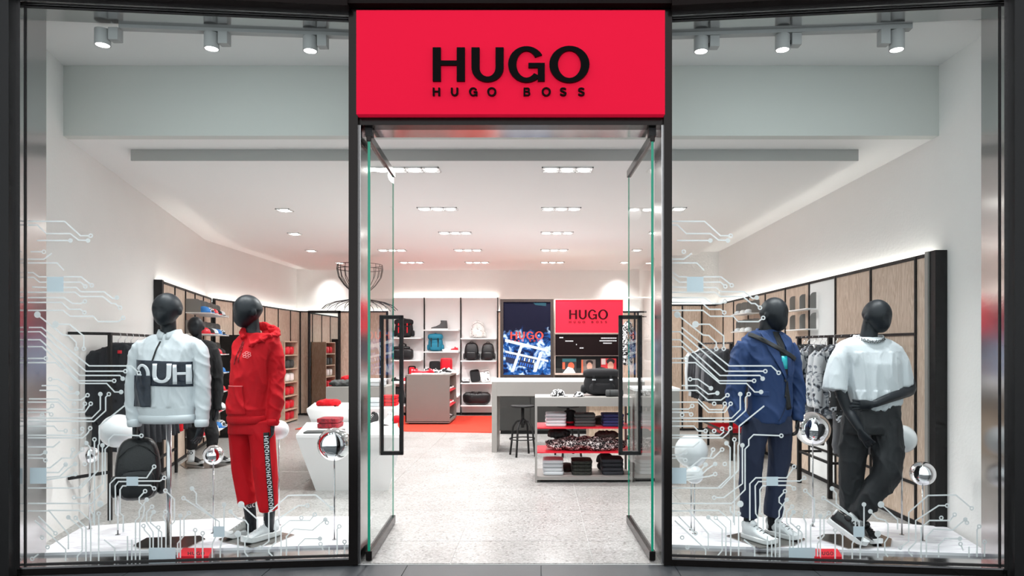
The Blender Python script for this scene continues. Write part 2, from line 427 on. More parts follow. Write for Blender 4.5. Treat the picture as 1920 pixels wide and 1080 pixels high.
# floor: slab with terrazzo slabs laid on it
fl = struct(part('floor', -6.0, 3.6, 4.88, YW+0.3, -0.06, -0.006, grout_m))
TW = 1.023
for i in range(10):
    for j in range(11):
        x0 = -0.628-6*TW+i*TW; y0 = 7.49-3*TW+j*TW
        x1, y1 = x0+TW-0.004, y0+TW-0.004
        y0c = max(y0, 4.885); y1c = min(y1, YW+.05); x1 = min(x1, 3.5)
        if y1c-y0c < 0.05: continue
        struct(part('floor_tile', x0, x1, y0c, y1c, -0.02, 0.0, floor_m, fl))
mf = struct(part('floor_mall', -7, 6, -3.0, 4.882, -0.06, -0.012, mallg_m))
for i in range(13):
    for j in range(4):
        struct(part('mall_floor_tile', -6.63+i*0.95, -5.686+i*0.95, 4.875-0.75*(j+1)+0.006, 4.875-0.75*j, -0.02, -0.008, mall_m, mf))

# shop front ------------------------------------------------------
XL0, XL1 = X(658, Y0), X(675, Y0)
XR0, XR1 = X(1242, Y0), X(1257, Y0)
LA, LB = Vector((XL0, Y0)), Vector((-3.53, 4.69))      # left glazing line, inner to outer
RA, RB = Vector((XR1, Y0)), Vector((3.156, 4.67))
GT, GB = 3.89, 0.05
def along(name, a, b, e0, e1, d0, d1, z0, z1, m, parent=None):
    """box along line a->b between fractions in metres e0..e1 (e1 from b), depth d0..d1 away from the viewer"""
    d = (b-a); L = d.length; d = d/L; n = Vector((-d.y, d.x))
    if n.y < 0: n = -n
    p = [a+d*e0+n*d0, a+d*(L+e1)+n*d0, a+d*(L+e1)+n*d1, a+d*e0+n*d1]
    return MB().prism(p, lambda q: Vector((q[0], q[1], z0)), lambda q: Vector((q[0], q[1], z1))).build(name, m, parent)
trim_n = [0]
def trim(o):
    trim_n[0] += 1; o.name = 'trim_%d' % trim_n[0]; return struct(o)
trim(part('t', XL0, XL1, Y0-0.06, Y0+0.06, 0, 3.95, dark_m))
trim(part('t', XR0, XR1, Y0-0.06, Y0+0.06, 0, 3.95, dark_m))
trim(part('t', XL1, XR0, Y0-0.03, Y0+0.08, 3.131, 3.185, dark_m))            # transom under the sign
trim(part('t', XL1, XR0, Y0+0.08, Y0+0.26, 3.131, 3.15, steel_m))             # steel soffit behind it
trim(part('t', XL1, XR0, Y0-0.05, Y0+0.05, 3.916, 3.955, dark_m))             # bright strip over the sign
trim(part('t', XL1, XR0, Y0+0.05, Y0+0.26, 3.15, 4.05, whitem_m))             # closing box behind the sign
trim(part('t', XL0-0.01, XR1+0.01, Y0-0.12, Y0+0.1, 3.955, 5.6, lintel_m))
trim(part('t', XL1, XL1+0.012, Y0-0.03, Y0+0.26, 0, 3.131, steel_m))          # liners of the door opening
trim(part('t', XR0-0.012, XR0, Y0-0.03, Y0+0.26, 0, 3.131, steel_m))
for a, b, sg in ((LA, LB, -1), (RA, RB, 1)):
    trim(along('t', a, b, 0, 3.2, -0.14, 0.1, 3.93, 5.6, lintel_m))
    trim(along('t', a, b, 0, 0.02, -0.05, 0.0, GT+0.012, 3.93, steel_m))
    trim(along('t', a, b, 0, 0.02, 0.012, 0.21, GT, 3.93, steel_m))           # steel reveal, top
    trim(along('t', a, b, 0.0, 0.02, 0.012, 0.21, 0.0, GB, steel_m))          # steel ledge
    trim(along('t', a, b, 0.0, 0.02, -0.05, 0.012, -0.01, GB-0.008, dark_m))  # sill
    trim(along('t', a, b, 0.0, 0.02, -0.052, 0.0, GB-0.012, GB, steel_m))
    # outer jamb
    trim(along('t', a, b, (b-a).length-0.004, 0.16, 0.012, 0.23, 0.0, 3.95, steel_m))
    trim(along('t', a, b, (b-a).length-0.0, 0.028, -0.05, 0.012, 0.0, 3.95, steel_m))
    trim(along('t', a, b, (b-a).length+0.028, 0.13, -0.12, 0.012, -0.01, 4.0, blackx_m))
    trim(along('t', a, b, (b-a).length+0.13, 0.17, -0.10, 0.012, -0.01, 4.0, greycol_m))
    trim(along('t', a, b, (b-a).length+0.17, 3.2, -0.13, 0.12, -0.01, 4.0, blackx_m))
wnum = 0
for a, b in ((LA, LB), (RA, RB)):
    wnum += 1
    g = struct(along('window_%d' % wnum, a, b, 0.0, 0.0, 0.0, 0.01, GB-0.005, GT+0.005, glass_m))
    along('gasket', a, b, (b-a).length-0.006, 0.002, -0.003, 0.013, GB, GT, black_m, g)
    along('gasket', a, b, 0.0, 0.0, -0.003, 0.013, GT-0.008, GT, black_m, g)
    along('gasket', a, b, 0.0, 0.0, -0.003, 0.013, GB, GB+0.009, black_m, g)

# sign over the door
sg = thing('shop_sign', 'big red sign with black lettering above the glass entrance doors', 'sign', (0, Y0, 3.55))
part('panel', XL1, XR0, -0.10, 0.0, 3.185-3.55, 3.916-3.55, sign_red, sg)
logo(sg, X(812, Y0-.1), Z(181, Y0-.1)-3.55, X(1105, Y0-.1)-X(812, Y0-.1), Z(91, Y0-.1)-Z(181, Y0-.1), -0.10, sign_black, 0.02)

# glass doors standing open
def door(n, hx, hy, fx, fy):
    a = Vector((hx, hy)); b = Vector((fx, fy)); L = (b-a).length; ang = math.atan2(b.y-a.y, b.x-a.x)
    o = bpy.data.objects.new('door_%d' % n, None); C.objects.link(o); struct(o); o.location = (hx, hy, 0); o.rotation_euler = (0, 0, ang)
    part('glass_pane', 0.0, L, -0.006, 0.006, 0.06, 3.06, dglass_m, o)
    part('glass_edge', -0.004, 0.0, -0.009, 0.009, 0.06, 3.06, edge_m, o)
    part('glass_edge', L, L+0.003, -0.006, 0.006, 0.06, 3.06, edge_m, o)
    part('bottom_rail', -0.01, L, -0.022, 0.022, 0.008, 0.075, dark_m, o, bevel=0.004)
    part('top_rail', -0.01, L, -0.018, 0.018, 3.03, 3.09, dark_m, o, bevel=0.004)
    part('pivot', -0.012, 0.05, -0.026, 0.026, 3.07, 3.129, black_m, o)
    h = MB(); xh = L-0.08; r = 0.017; w = 0.085; z0, z1 = Z(853, 5.9), Z(591, 5.9)
    for s in (-1, 1): h.box(xh-r, xh+r, s*w-r, s*w+r, z0, z1)
    h.box(xh-r, xh+r, -w-r, w+r, z1-2*r, z1); h.box(xh-r, xh+r, -w-r, w+r, z0, z0+2*r)
    h.build('handle', black_m, o, bevel=0.004)
    return o
door(1, X(692, 4.93), 4.93, X(737, 5.98), 5.98)
door(2, X(1223, 4.93), 4.93, X(1179, 5.98), 5.98)

# podiums in the two windows
def podium(a, b, side, label):
    d = (b-a).normalized(); n = Vector((-d.y, d.x)); n = n if n.y > 0 else -n
    p0 = a+n*0.21; p1 = b+d*0.05+n*0.21
    pts = [p0, p1]
    for k in range(13):
        t = 1-k/12.0
        c = a+(b-a)*(t*1.06)
        dep = 0.62+0.30*math.sin(PI*min(1, 0.25+0.62*t))
        q = c+n*(0.21+dep)
        if side < 0: q.x = max(q.x, LX(q.y)+0.012)
        else: q.x = min(q.x, 3.35)
        pts.append(q)
    mb = MB().prism(pts, lambda p: Vector((p[0], p[1], 0.0)), lambda p: Vector((p[0], p[1], ZP)))
    return tag(mb.build('podium', podium_m, None), label, 'podium')
def mat_podium():
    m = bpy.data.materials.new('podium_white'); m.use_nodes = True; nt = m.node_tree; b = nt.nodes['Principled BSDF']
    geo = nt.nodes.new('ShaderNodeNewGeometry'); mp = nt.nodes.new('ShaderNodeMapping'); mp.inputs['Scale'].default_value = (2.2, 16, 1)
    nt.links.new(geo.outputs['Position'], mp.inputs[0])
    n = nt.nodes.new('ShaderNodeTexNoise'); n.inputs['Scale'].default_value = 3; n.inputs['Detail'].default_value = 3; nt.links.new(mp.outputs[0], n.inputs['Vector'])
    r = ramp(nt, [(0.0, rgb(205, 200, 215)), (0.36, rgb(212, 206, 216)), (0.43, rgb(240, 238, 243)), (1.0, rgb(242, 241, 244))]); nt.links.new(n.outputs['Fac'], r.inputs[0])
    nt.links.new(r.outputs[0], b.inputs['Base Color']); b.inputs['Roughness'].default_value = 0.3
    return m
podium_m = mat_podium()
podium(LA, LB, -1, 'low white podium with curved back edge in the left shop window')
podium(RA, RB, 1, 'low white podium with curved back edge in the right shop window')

# oak wall panelling with black uprights ---------------------------
def panelling(name, a, b, cuts, off, z1, white=(), rails=(), end_a=0.0, skip=()):
    """a->b along the wall; panels stand 'off' in front of it; wall is on the left of a->b"""
    a = Vector(a); b = Vector(b); d = (b-a).normalized(); n = Vector((d.y, -d.x))    # into the room
    L = (b-a).length
    root = bpy.data.objects.new(name, None); C.objects.link(root); struct(root)
    root.location = (a.x, a.y, 0); root.rotation_euler = (0, 0, math.atan2(d.y, d.x))
    # local: x along, -y into the room
    MB().box(0.0, L, -off+0.02, -off+0.035, 0.0, z1-0.02).build('backing', greyd_m, root)
    for k in range(len(cuts)-1):
        m = whitem_m if k in white else wood_m
        if k in skip: continue
        part('panel', cuts[k]+0.008, cuts[k+1]-0.008, -off, -off+0.02, 0.04, z1-0.03, m, root)
    for c in cuts: part('upright', c-0.012, c+0.012, -off-0.014, -off+0.02, 0.0, z1-0.01, black_m, root)
    part('top_rail', 0.0, L, -off-0.008, -off+0.03, z1-0.03, z1, black_m, root)
    part('foot_rail', 0.0, L, -off-0.012, -off+0.02, 0.0, 0.04, black_m, root)
    for (c0, c1, z) in rails: part('cross_rail', c0, c1, -off-0.012, -off, z-0.012, z+0.012, black_m, root)
    part('light_strip', 0.04, L-0.04, -off+0.04, -off+0.055, z1-0.05, z1-0.035, strip_m, root)
    if end_a: part('end_post', -0.06, 0.02, -off-0.012, -0.005, 0.0, z1+0.012, black_m, root)
    return root
# right wall: runs from far to near, so that the wall lies to the left of the direction
YN = 5.74; YF = 12.74
cr = sorted([YF-c for c in (5.92, 6.72, 7.52, 8.25, 9.05, 9.85, 10.65, 11.45, 12.1)]+[0.02, YF-YN])
pr = panelling('wall_right_panelling', (3.36, YF), (3.36, YN), cr, 0.085, 2.335, white=(6,), rails=[(YF-6.72, YF-5.92, 1.66), (YF-6.72, YF-5.92, 0.36), (YF-7.52, YF-6.72, 1.66), (YF-7.52, YF-6.72, 0.36), (YF-8.25, YF-7.52, 0.36)])
part('end_post', YF-YN, YF-YN+0.045, -0.115, -0.02, 0.0, 2.345, grey2_m, pr)
part('end_post', YF-YN+0.045, YF-YN+0.13, -0.10, -0.002, 0.0, 2.345, black_m, pr)
panelling('wall_return_panelling', (2.30, 12.75), (3.36, 12.75), [0.02, 0.36, 0.72, 1.04], 0.10, 2.335)
# left wall, from near to far: wall is on the left
a = (LX(8.4), 8.4); b = (-5.53, 11.33); Ll = (Vector(b)-Vector(a)).length
panelling('wall_left_panelling', a, b, [0.0, 0.6, 1.2, 1.8, 2.4, Ll-0.02], 0.085, 2.36, end_a=0.12)
panelling('wall_left_rear_panelling', (-5.53, 11.42), (-5.53, YW-0.02), [0.02, 0.7, 1.4, 2.1, 2.8, 3.5, 4.1], 0.10, 2.36)
panelling('wall_back_panelling', (-5.43, YW), (-3.42, YW), [0.02, 0.55, 1.5, 1.98], 0.10, 2.36, skip=())
panelling('wall_back_centre_panelling', (-0.95, YW), (2.28, YW), [0.02, 0.8, 1.6, 2.4, 3.2], 0.10, 2.36)

# black framed mirror leaning on the back wall (px 578..638)
ym = 15.3
mr = thing('wall_mirror', 'tall black-framed mirror against the oak panels at the back left', 'mirror', (X(608, ym), ym, 0))
w2 = (X(638, ym)-X(578, ym))/2
part('glass', -w2+.04, w2-.04, -0.005, 0.03, 0.06, 2.30, mirror_m, mr)
for s in (-1, 1): part('frame_side', s*w2-(0.045 if s > 0 else 0), s*w2+(0 if s > 0 else 0.045), -0.03, 0.04, 0.0, 2.36, black_m, mr)
part('frame_top', -w2, w2, -0.03, 0.04, 2.30, 2.36, black_m, mr); part('frame_bottom', -w2, w2, -0.03, 0.04, 0.0, 0.06, black_m, mr)

# orange carpet under the back shelving
cp = MB(); cpl = [(-4.55, 12.75), (X(925, 12.3), 12.25), (-0.75, 15.2), (-4.4, 15.2)]
cp.prism(cpl, lambda p: Vector((p[0], p[1], 0.0005)), lambda p: Vector((p[0], p[1], 0.012)))
tag(cp.build('carpet', orange_m), 'orange-red carpet on the floor in front of the white back shelves', 'carpet')

# ------------------------------------------------------------------ lamps
def lamp(name, typ, loc, power, rot=(0,0,0), parent=None, size=0.06, cone=110, blend=0.7, col=(1, 0.992, 0.985)):
    d = bpy.data.lights.new(name, typ); d.energy = power; d.color = col
    if typ == 'SPOT': d.spot_size = math.radians(cone); d.spot_blend = blend; d.shadow_soft_size = size
    o = bpy.data.objects.new(name, d); C.objects.link(o); o.location = loc; o.rotation_euler = rot
    if parent is not None: o.parent = parent
    return o
def downlight(x, y, n, label, group, z=3.22, power=None, tilt=0.0):
    w = 0.155*n+0.015
    t = thing('ceiling_downlight', label, 'ceiling light', (x, y, z), 0, group)
    mb = MB(); d = 0.085
    mb.box(-w/2, w/2, -d, -d+0.012, -0.012, -0.0005); mb.box(-w/2, w/2, d-0.012, d, -0.012, -0.0005)
    for k in range(n+1):
        xx = -w/2+0.006+(w-0.012)*k/n; mb.box(xx-0.006, xx+0.006, -d, d, -0.012, -0.0005)
    mb.build('frame', paint_w, t)
    part('tray', -w/2+0.004, w/2-0.004, -d+0.004, d-0.004, -0.004, -0.001, track_m, t)
    for k in range(n):
        xx = -w/2+0.0075+(w-0.015)*(k+0.5)/n
        MB().cyl((xx, 0), 0.052, -0.016, -0.005, 18).build('lamp', lamp_m, t)
    lamp('beam', 'SPOT', (0, 0, -0.06), (power or DOWN_W)*n/3.0, (tilt, 0, 0), t, size=0.08, cone=160, blend=1.0)
    return t
g = 'recessed downlights in the ceiling'
rows = [6.42, 8.25, 10.0, 11.78, 13.5]
on = ['nearest', 'second', 'third', 'fourth', 'farthest']
for k, y in enumerate(rows):
    downlight(0.27, y, 3, 'three-lamp downlight, %s of the row left of the right door' % on[k], g)
    downlight(-1.22 if k else X(761, 6.40), y, 3 if k else 4, '%s downlight, %s of the row above the entrance aisle' % ('three-lamp' if k else 'four-lamp', on[k]), g)
for k, y in enumerate(rows[1:]):
    downlight([-3.1, -3.6, -3.95, -3.95][k], y+.08, 1, 'single square downlight, %s of the row near the left wall' % on[k], g, power=DOWN_W*1.6)
    downlight(1.69, y, 1, 'single square downlight, %s of the row near the right wall' % on[k], g, power=DOWN_W*1.6)
downlight(-2.53, 11.8, 3, 'three-lamp downlight left of the aisle row, above the grey gondola, nearer one', g)
downlight(-2.51, 13.5, 3, 'three-lamp downlight left of the aisle row, farther one near back shelves', g)
def wash(x, y, px, label):
    # lamp that throws the bright scallop onto the back wall
    t = thing('wall_washer', label, 'ceiling light', (x, y, ZC), 0, 'wall washers')
    MB().cyl((0, 0), 0.05, -0.03, -0.001, 16).build('ring', paint_w, t)
    MB().cyl((0, 0), 0.04, -0.034, -0.03, 16).build('lamp', lamp_m, t)
    lamp('beam', 'SPOT', (0, 0, -0.05), 45, (math.radians(22), 0, 0), t, size=0.06, cone=95, blend=1.0)
wash(X(610, 15.2), 15.2, 0, 'small round wall washer above the mirror at the back left')
wash(X(1160, 15.2), 15.2, 0, 'small round wall washer above the back wall right of the screen')

# track spots over the window bays
def track(a, b, heads, side, aims):
    lab = 'left' if side < 0 else 'right'
    t = thing('light_track', 'long grey ceiling track carrying spots inside the %s window' % lab, 'light track', (0, 0, 0))
    d = (Vector(b)-Vector(a)); L = d.length; M = Matrix.Translation((a[0], a[1], 0)) @ Matrix.Rotation(math.atan2(d.y, d.x), 4, 'Z')
    MB().box(0, L, -0.03, 0.03, ZB-0.045, ZB-0.0005, M).build('rail', track_m, t)
    for k, (px, py) in enumerate(heads):
        xx = X(px, 5.06); f = (xx-a[0])/(b[0]-a[0]); yy = a[1]+(b[1]-a[1])*f
        z1 = min(Z(py-19, yy), ZB-0.05); z0 = Z(py+17, yy)
        o = thing('track_spot', 'grey cylindrical track spot, %s from the left in the %s window' % (('first', 'second', 'third')[k], lab), 'spotlight', (xx, yy, z1), 0, 'track spots')
        r = 0.053; h = z1-z0
        hd = MB().lathe([(r*.5, 0.0), (r, -0.004), (r, -h), (r*.86, -h), (r*.86, -h+0.012)], n=24).build('head', track_m, o); set_smooth_angle(hd)
        MB().cyl((0, 0), r*.85, -h+0.004, -h+0.012, 20).build('lamp', lamp_m, o)
        s = 1 if not (side > 0 and k == 2) else -1
        part('adapter', *sorted((s*0.06, s*0.13)), -0.035, 0.035, -h*.75, ZB-0.047-z1, track_m, o, bevel=0.003)
        part('arm', *sorted((s*0.045, s*0.065)), -0.012, 0.012, -0.07, -0.045, black_m, o)
        tgt = Vector(aims[k]); src = Vector((xx, yy, z0)); q = (tgt-src).to_track_quat('-Z', 'Y').to_euler()
        lamp('beam', 'SPOT', (0, 0, -h-0.02), TRACK_W, q, o, size=0.04, cone=62, blend=0.7, col=(0.96, 0.98, 1.0))
    return t
track((-3.05, 4.98), (-1.36, 5.12), [(207, 68), (400, 75), (579, 79)], -1, [(-2.8, 5.05, 1.2), (-2.4, 5.15, 1.2), (-2.0, 5.2, 1.0)])
track((0.96, 5.12), (2.72, 4.99), [(1317, 80), (1467, 77), (1673, 77)], 1, [(1.6, 5.15, 1.0), (1.8, 5.15, 1.1), (2.4, 5.1, 1.2)])
# ------------------------------------------------------------------ figures
def wr(amp, fx, fy, fz, seed=0.0, ridge=True):
    """fold relief for cloth: long soft folds with sharper ridges"""
    def fn(co):
        p = Vector((co.x*fx+co.z*fz*0.5+seed, co.y*fy, co.z*fz))
        n = noise.noise(p); n2 = noise.noise(p*2.3+Vector((3.1, 1.7, 0)))
        return amp*(1.5*max(0, 1-abs(n)*3.2)**1.5-0.35+0.5*max(0, 1-abs(n2)*3.0)**2)
    return fn
def creases(amp, seed=0.0, xlim=0.17, f=20):
    """cross creases on sleeves"""
    def fn(co):
        k = min(1.0, max(0.0, (abs(co.x)-xlim)/0.04))
        n = noise.noise(Vector((co.x*7+seed, co.y*7, co.z*f+co.x*12)))
        return amp*k*(max(0, 1-abs(n)*3)**1.5-0.25)
    return fn
def ell(c, rx, ry, n=28, p=2.4):
    out = []
    for k in range(n):
        a = 2*PI*k/n; ca, sa = math.cos(a), math.sin(a)
        l = (abs(ca)**p+abs(sa)**p)**(1/p)
        out.append(Vector((c[0]+rx*ca/l, c[1]+ry*sa/l, c[2])))
    return out
class Fig:
    def __init__(s, px, Y, z0, name, label, cat='mannequin'):
        s.Y = Y; s.X0 = X(px, Y); s.z0 = z0; s.k = Y/F
        s.root = thing(name, label, cat, (s.X0, Y, z0))
    def q(s, px, py, dy=0.0):
        Yd = s.Y+dy
        return Vector((X(px, Yd)-s.X0, dy, Z(py, Yd)-s.z0))
    def rows(s, mb, rows, grow=0.0, n=28):
        rings = []
        for (py, l, r, ry, *cy) in rows:
            cyv = cy[0] if cy else 0.0
            c = s.q((l+r)/2, py, 0); c.y += cyv
            rings.append(ell(c, (r-l)/2*s.k+grow, ry+grow, n))
        mb.loft(rings); return mb
    def limb(s, mb, pts, grow=0.0, n=16):
        P = [s.q(p[0], p[1], p[2]) for p in pts]; R = [p[3]*s.k+grow for p in pts]
        # refine with a spline
        PP = []; RR = []
        for i in range(len(P)-1):
            p0 = P[max(i-1, 0)]; p1 = P[i]; p2 = P[i+1]; p3 = P[min(i+2, len(P)-1)]
            for t in (0, .25, .5, .75):
                a = 0.5*((2*p1)+(p2-p0)*t+(2*p0-5*p1+4*p2-p3)*t*t+(3*p1-p0-3*p2+p3)*t**3)
                PP.append(a); RR.append(R[i]*(1-t)+R[i+1]*t)
        PP.append(P[-1]); RR.append(R[-1])
        mb.tube(PP, RR, n); return mb

def head(mb, c, yaw, pitch=0.0, h=0.245):
    """smooth faceless mannequin head; yaw 0 looks at the viewer (-Y), positive turns to the viewer's right"""
    M = Matrix.Translation(c) @ Matrix.Rotation(yaw, 4, 'Z') @ Matrix.Rotation(pitch, 4, 'X')
    n, m = 44, 30; rings = []
    for k in range(m+1):
        zz = -math.cos(PI*min(max(k/m, 0.012), 0.988)); low = max(0.0, -zz); ring = []
        rf = (1-low**2.9)**(1/2.9) if zz < 0 else math.sqrt(max(0, 1-zz*zz))
        rb = (1-low**1.7)**(1/1.7) if zz < 0 else rf
        for i in range(n):
            a = 2*PI*i/n; ca, sa = math.cos(a), math.sin(a); mixf = 0.5+0.5*max(-1, min(1, sa*1.6)); r_ = rf*mixf+rb*(1-mixf)
            px = r_*ca*0.097*(1-0.36*low**1.2)
            pf = r_*sa*(0.110*(1-0.10*low**2) if sa > 0 else 0.112*(1-0.30*low))
            if sa > 0:                                    # flat face plane with soft edges
                lim = 0.100-0.012*max(0, zz)-0.34*max(0, abs(px)-0.045)
                if pf > lim: pf = lim+(pf-lim)*0.2
                if -0.7 < zz < -0.05: pf += 0.007*math.exp(-(px/0.013)**2)*math.sin(PI*(zz+0.7)/0.65)
                if -0.15 < zz < 0.2: pf -= 0.004*math.exp(-((abs(px)-0.033)/0.018)**2)
            pf += 0.020*low**1.5+0.004
            ring.append(M @ Vector((px, -pf, zz*h/2)))
        rings.append(ring)
    mb.loft(rings)
    for sx in (-1, 1): mb.sphere((0, 0, 0), (0.016, 0.022, 0.032), 12, 8, M @ Matrix.Translation((sx*0.088, 0.012, -0.015)))

def hand(mb, w, d, nrm, side, curl=0.35, scale=1.0, spread=0.10, thumb=0.6):
    """w wrist, d finger direction, nrm palm normal (fingers curl towards it), side: +1 thumb lies along d x nrm"""
    d = Vector(d).normalized(); nrm = Vector(nrm); nrm = (nrm-d*nrm.dot(d)).normalized(); u = d.cross(nrm).normalized()*side
    w = Vector(w); s = scale
    rings = []
    for t, hw, ht in ((-0.02, 0.024, 0.020), (0.015, 0.027, 0.018), (0.045, 0.036, 0.017), (0.075, 0.040, 0.015), (0.092, 0.038, 0.012)):
        c = w+d*t*s; rings.append([c+u*math.cos(a)*hw*s+nrm*math.sin(a)*ht*s for a in [2*PI*k/14 for k in range(14)]])
    mb.loft(rings)
    for i, (off, ln) in enumerate(((0.030, 0.070), (0.010, 0.079), (-0.010, 0.073), (-0.029, 0.058))):
        p = w+d*0.086*s+u*off*s; ang = 0.12+0.05*i
        fd = (d+u*spread*(off/0.03)*0.6).normalized(); pts = [p-d*0.014*s, p]; cv = 0.0
        for seg, f in enumerate((0.44, 0.32, 0.24)):
            cv += curl*(0.7 if seg == 0 else 1.0)+0.04*i
            dirv = fd*math.cos(cv)+nrm*math.sin(cv); p = p+dirv*ln*f*s; pts.append(p)
        mb.tube(pts, [r_*s for r_ in (0.0090, 0.0092, 0.0086, 0.0080, 0.0066)], 10, round_end=True)
    p = w+d*0.022*s+u*0.024*s; td = (d*0.75+u*0.75*thumb+nrm*0.35).normalized()
    pts = [p-td*0.012*s, p+td*0.002*s, p+td*0.034*s]
    td2 = (td+d*0.5).normalized(); pts += [pts[-1]+td2*0.028*s]
    mb.tube(pts, [r_*s for r_ in (0.014, 0.0135, 0.0105, 0.0085)], 10, round_end=True)

def shoe(parent, heel, toe, m_up, m_sole, z0, tilt=0.0, chunky=1.0, name='shoe', lace=True, height=0.10, lm=None):
    """sneaker: sole and upper between heel and toe (ground points), part with sub-parts"""
    heel = Vector(heel); toe = Vector(toe); d = toe-heel; L = d.length; ang = math.atan2(d.y, d.x)
    M = Matrix.Translation((heel.x, heel.y, z0)) @ Matrix.Rotation(ang, 4, 'Z') @ Matrix.Rotation(-tilt, 4, 'Y')
    def outline(t):      # half width along the foot
        return (0.030+0.006*math.sin(PI*t))*(1.0 if t < 0.45 else 1.0+0.35*math.sin(PI*min(1, (t-0.45)/0.55*0.75)))
    up = MB(); rings = []
    for k in range(15):
        t = k/14.0; xx = t*L
        e = min(1.0, math.sqrt(max(0.0, 1-((t-0.12)/0.12)**2)) if t < 0.12 else (math.sqrt(max(0.0, 1-((t-0.86)/0.145)**2)) if t > 0.86 else 1))
        hw = outline(t)*max(e, 0.25)
        top = (height if t < 0.30 else height-(height-0.055)*((t-0.30)/0.55) if t < 0.85 else 0.055-0.02*((t-0.85)/0.15))
        zb = 0.018*chunky
        ring = []
        for a in [2*PI*j/18 for j in range(18)]:
            ca, sa = math.cos(a), math.sin(a)
            zz = zb+(top-zb)*(0.5+0.5*sa)
            taper = 1.0-0.42*max(0, sa)**1.5
            ring.append(M @ Vector((xx, ca*hw*taper, zz)))
        rings.append(ring)
    up.loft(rings); o = up.build(name, m_up, parent, smooth=True)
    so = MB(); rings = []
    for zz, gx in ((0.0, 0.0), (0.006, 0.004), (0.026*chunky, 0.005), (0.03*chunky, 0.0)):
        ring = []
        for k in range(28):
            a = 2*PI*k/28; t = 0.5+0.5*math.cos(a)
            hw = outline(t)+gx; xx = L*(0.5+0.535*math.cos(a))
            spring = 0.022*max(0, t-0.8)/0.2
            yy = math.copysign(min(1, abs(math.sin(a))**0.55), math.sin(a))*hw
            ring.append(M @ Vector((xx, yy, zz+spring)))
        rings.append(ring)
    so.loft(rings).build('sole', m_sole, o, smooth=False)
    MB().rbox((0, 0, 0), (L*0.17, 0.046, 0.05), 3, 5, M @ Matrix.Translation((L*0.335, 0, height*0.94)) @ Matrix.Rotation(math.radians(28), 4, 'Y')).build('tongue', m_up, o, True)
    MB().rbox((0, 0, 0), (L*0.06, 0.034, 0.055), 3, 4, M @ Matrix.Translation((L*0.02, 0, height*0.80))).build('heel_tab', m_sole, o, True)
    if lace:
        for k in range(4):
            t = 0.42+0.09*k; zt = (height-(height-0.055)*((t-0.30)/0.55))+0.003
            w2 = outline(t)*0.5
            MB().tube([M @ Vector((t*L-0.008, -w2, zt-0.010)), M @ Vector((t*L, 0, zt+0.003)), M @ Vector((t*L+0.008, w2, zt-0.010))], 0.003, 6).build('lace', lm or m_sole, o)
    return o

def drape(parent, name, quads, m, fn, direction, bv, off=0.003, sub=2, back=0.5):
    """2-D quads laid onto a garment: fn maps to a point in front of it, direction points at it"""
    bm = bmesh.new(); d = Vector(direction).normalized(); seen = {}; faces_ = set()
    for q in quads:
        vs = []
        for p in q:
            k = (round(p[0]*2000), round(p[1]*2000))
            if k not in seen: seen[k] = bm.verts.new((p[0], p[1], 0))
            if seen[k] not in vs: vs.append(seen[k])
        if len(vs) < 3 or frozenset(vs) in faces_: continue
        faces_.add(frozenset(vs)); bm.faces.new(vs)
    if sub: bmesh.ops.subdivide_edges(bm, edges=bm.edges, cuts=sub, use_grid_fill=True)
    bad = []
    last = None
    for v in bm.verts:
        p = Vector(fn((v.co.x, v.co.y))); hit = bv.ray_cast(p-d*back, d, 3.0)
        if hit[0] is None:
            near = bv.find_nearest(p); v.co = near[0] if near[0] else p
        else: v.co = hit[0]-d*off
    bmesh.ops.recalc_face_normals(bm, faces=bm.faces)
    me = bpy.data.meshes.new(name); bm.to_mesh(me); bm.free(); me.materials.append(m); me.shade_smooth()
    o = bpy.data.objects.new(name, me); C.objects.link(o); o.parent = parent
    sd = o.modifiers.new('th', 'SOLIDIFY'); sd.thickness = 0.002; sd.offset = 0
    return o
def grid_quads(x0, x1, z0, z1, nx, nz):
    q = []
    for i in range(nx):
        for j in range(nz):
            q.append(rect(x0+(x1-x0)*i/nx, x0+(x1-x0)*(i+1)/nx, z0+(z1-z0)*j/nz, z0+(z1-z0)*(j+1)/nz))
    return q
def base_plate(f, pts, m, z=0.008):
    P = []
    for (px, py) in pts:
        Yd = ground_y(py, f.z0); P.append((X(px, Yd)-f.X0, Yd-f.Y))
    return MB().prism(P, lambda p: Vector((p[0], p[1], 0.0005)), lambda p: Vector((p[0], p[1], z))).build('base_plate', m, f.root)
def gp(f, px, py, z=0.0):
    Yd = ground_y(py, f.z0+z); return Vector((X(px, Yd)-f.X0, Yd-f.Y, z))
plate_m = mat('plate_bronze', (165, 158, 152), 0.22, metal=1.0, bump=0.2, bscale=6)
shoe_w = mat('shoe_white', (226, 228, 230), 0.5, bump=0.2, bscale=120)
shoe_g = mat('shoe_grey', (178, 176, 172), 0.6, bump=0.3, bscale=120)
sole_w = mat('sole_white', (236, 236, 236), 0.55)
sole_k = mat('sole_black', (22, 22, 24), 0.6)
sock_k = mat('sock_black', (24, 27, 34), 0.9)
sock_w = mat('sock_white', (226, 228, 230), 0.9)
print_w = mat('print_white', (228, 230, 234), 0.7)
print_k = mat('print_black', (18, 18, 20), 0.7)
steelpole_m = mat('pole_steel', (196, 196, 198), 0.18, metal=1.0)

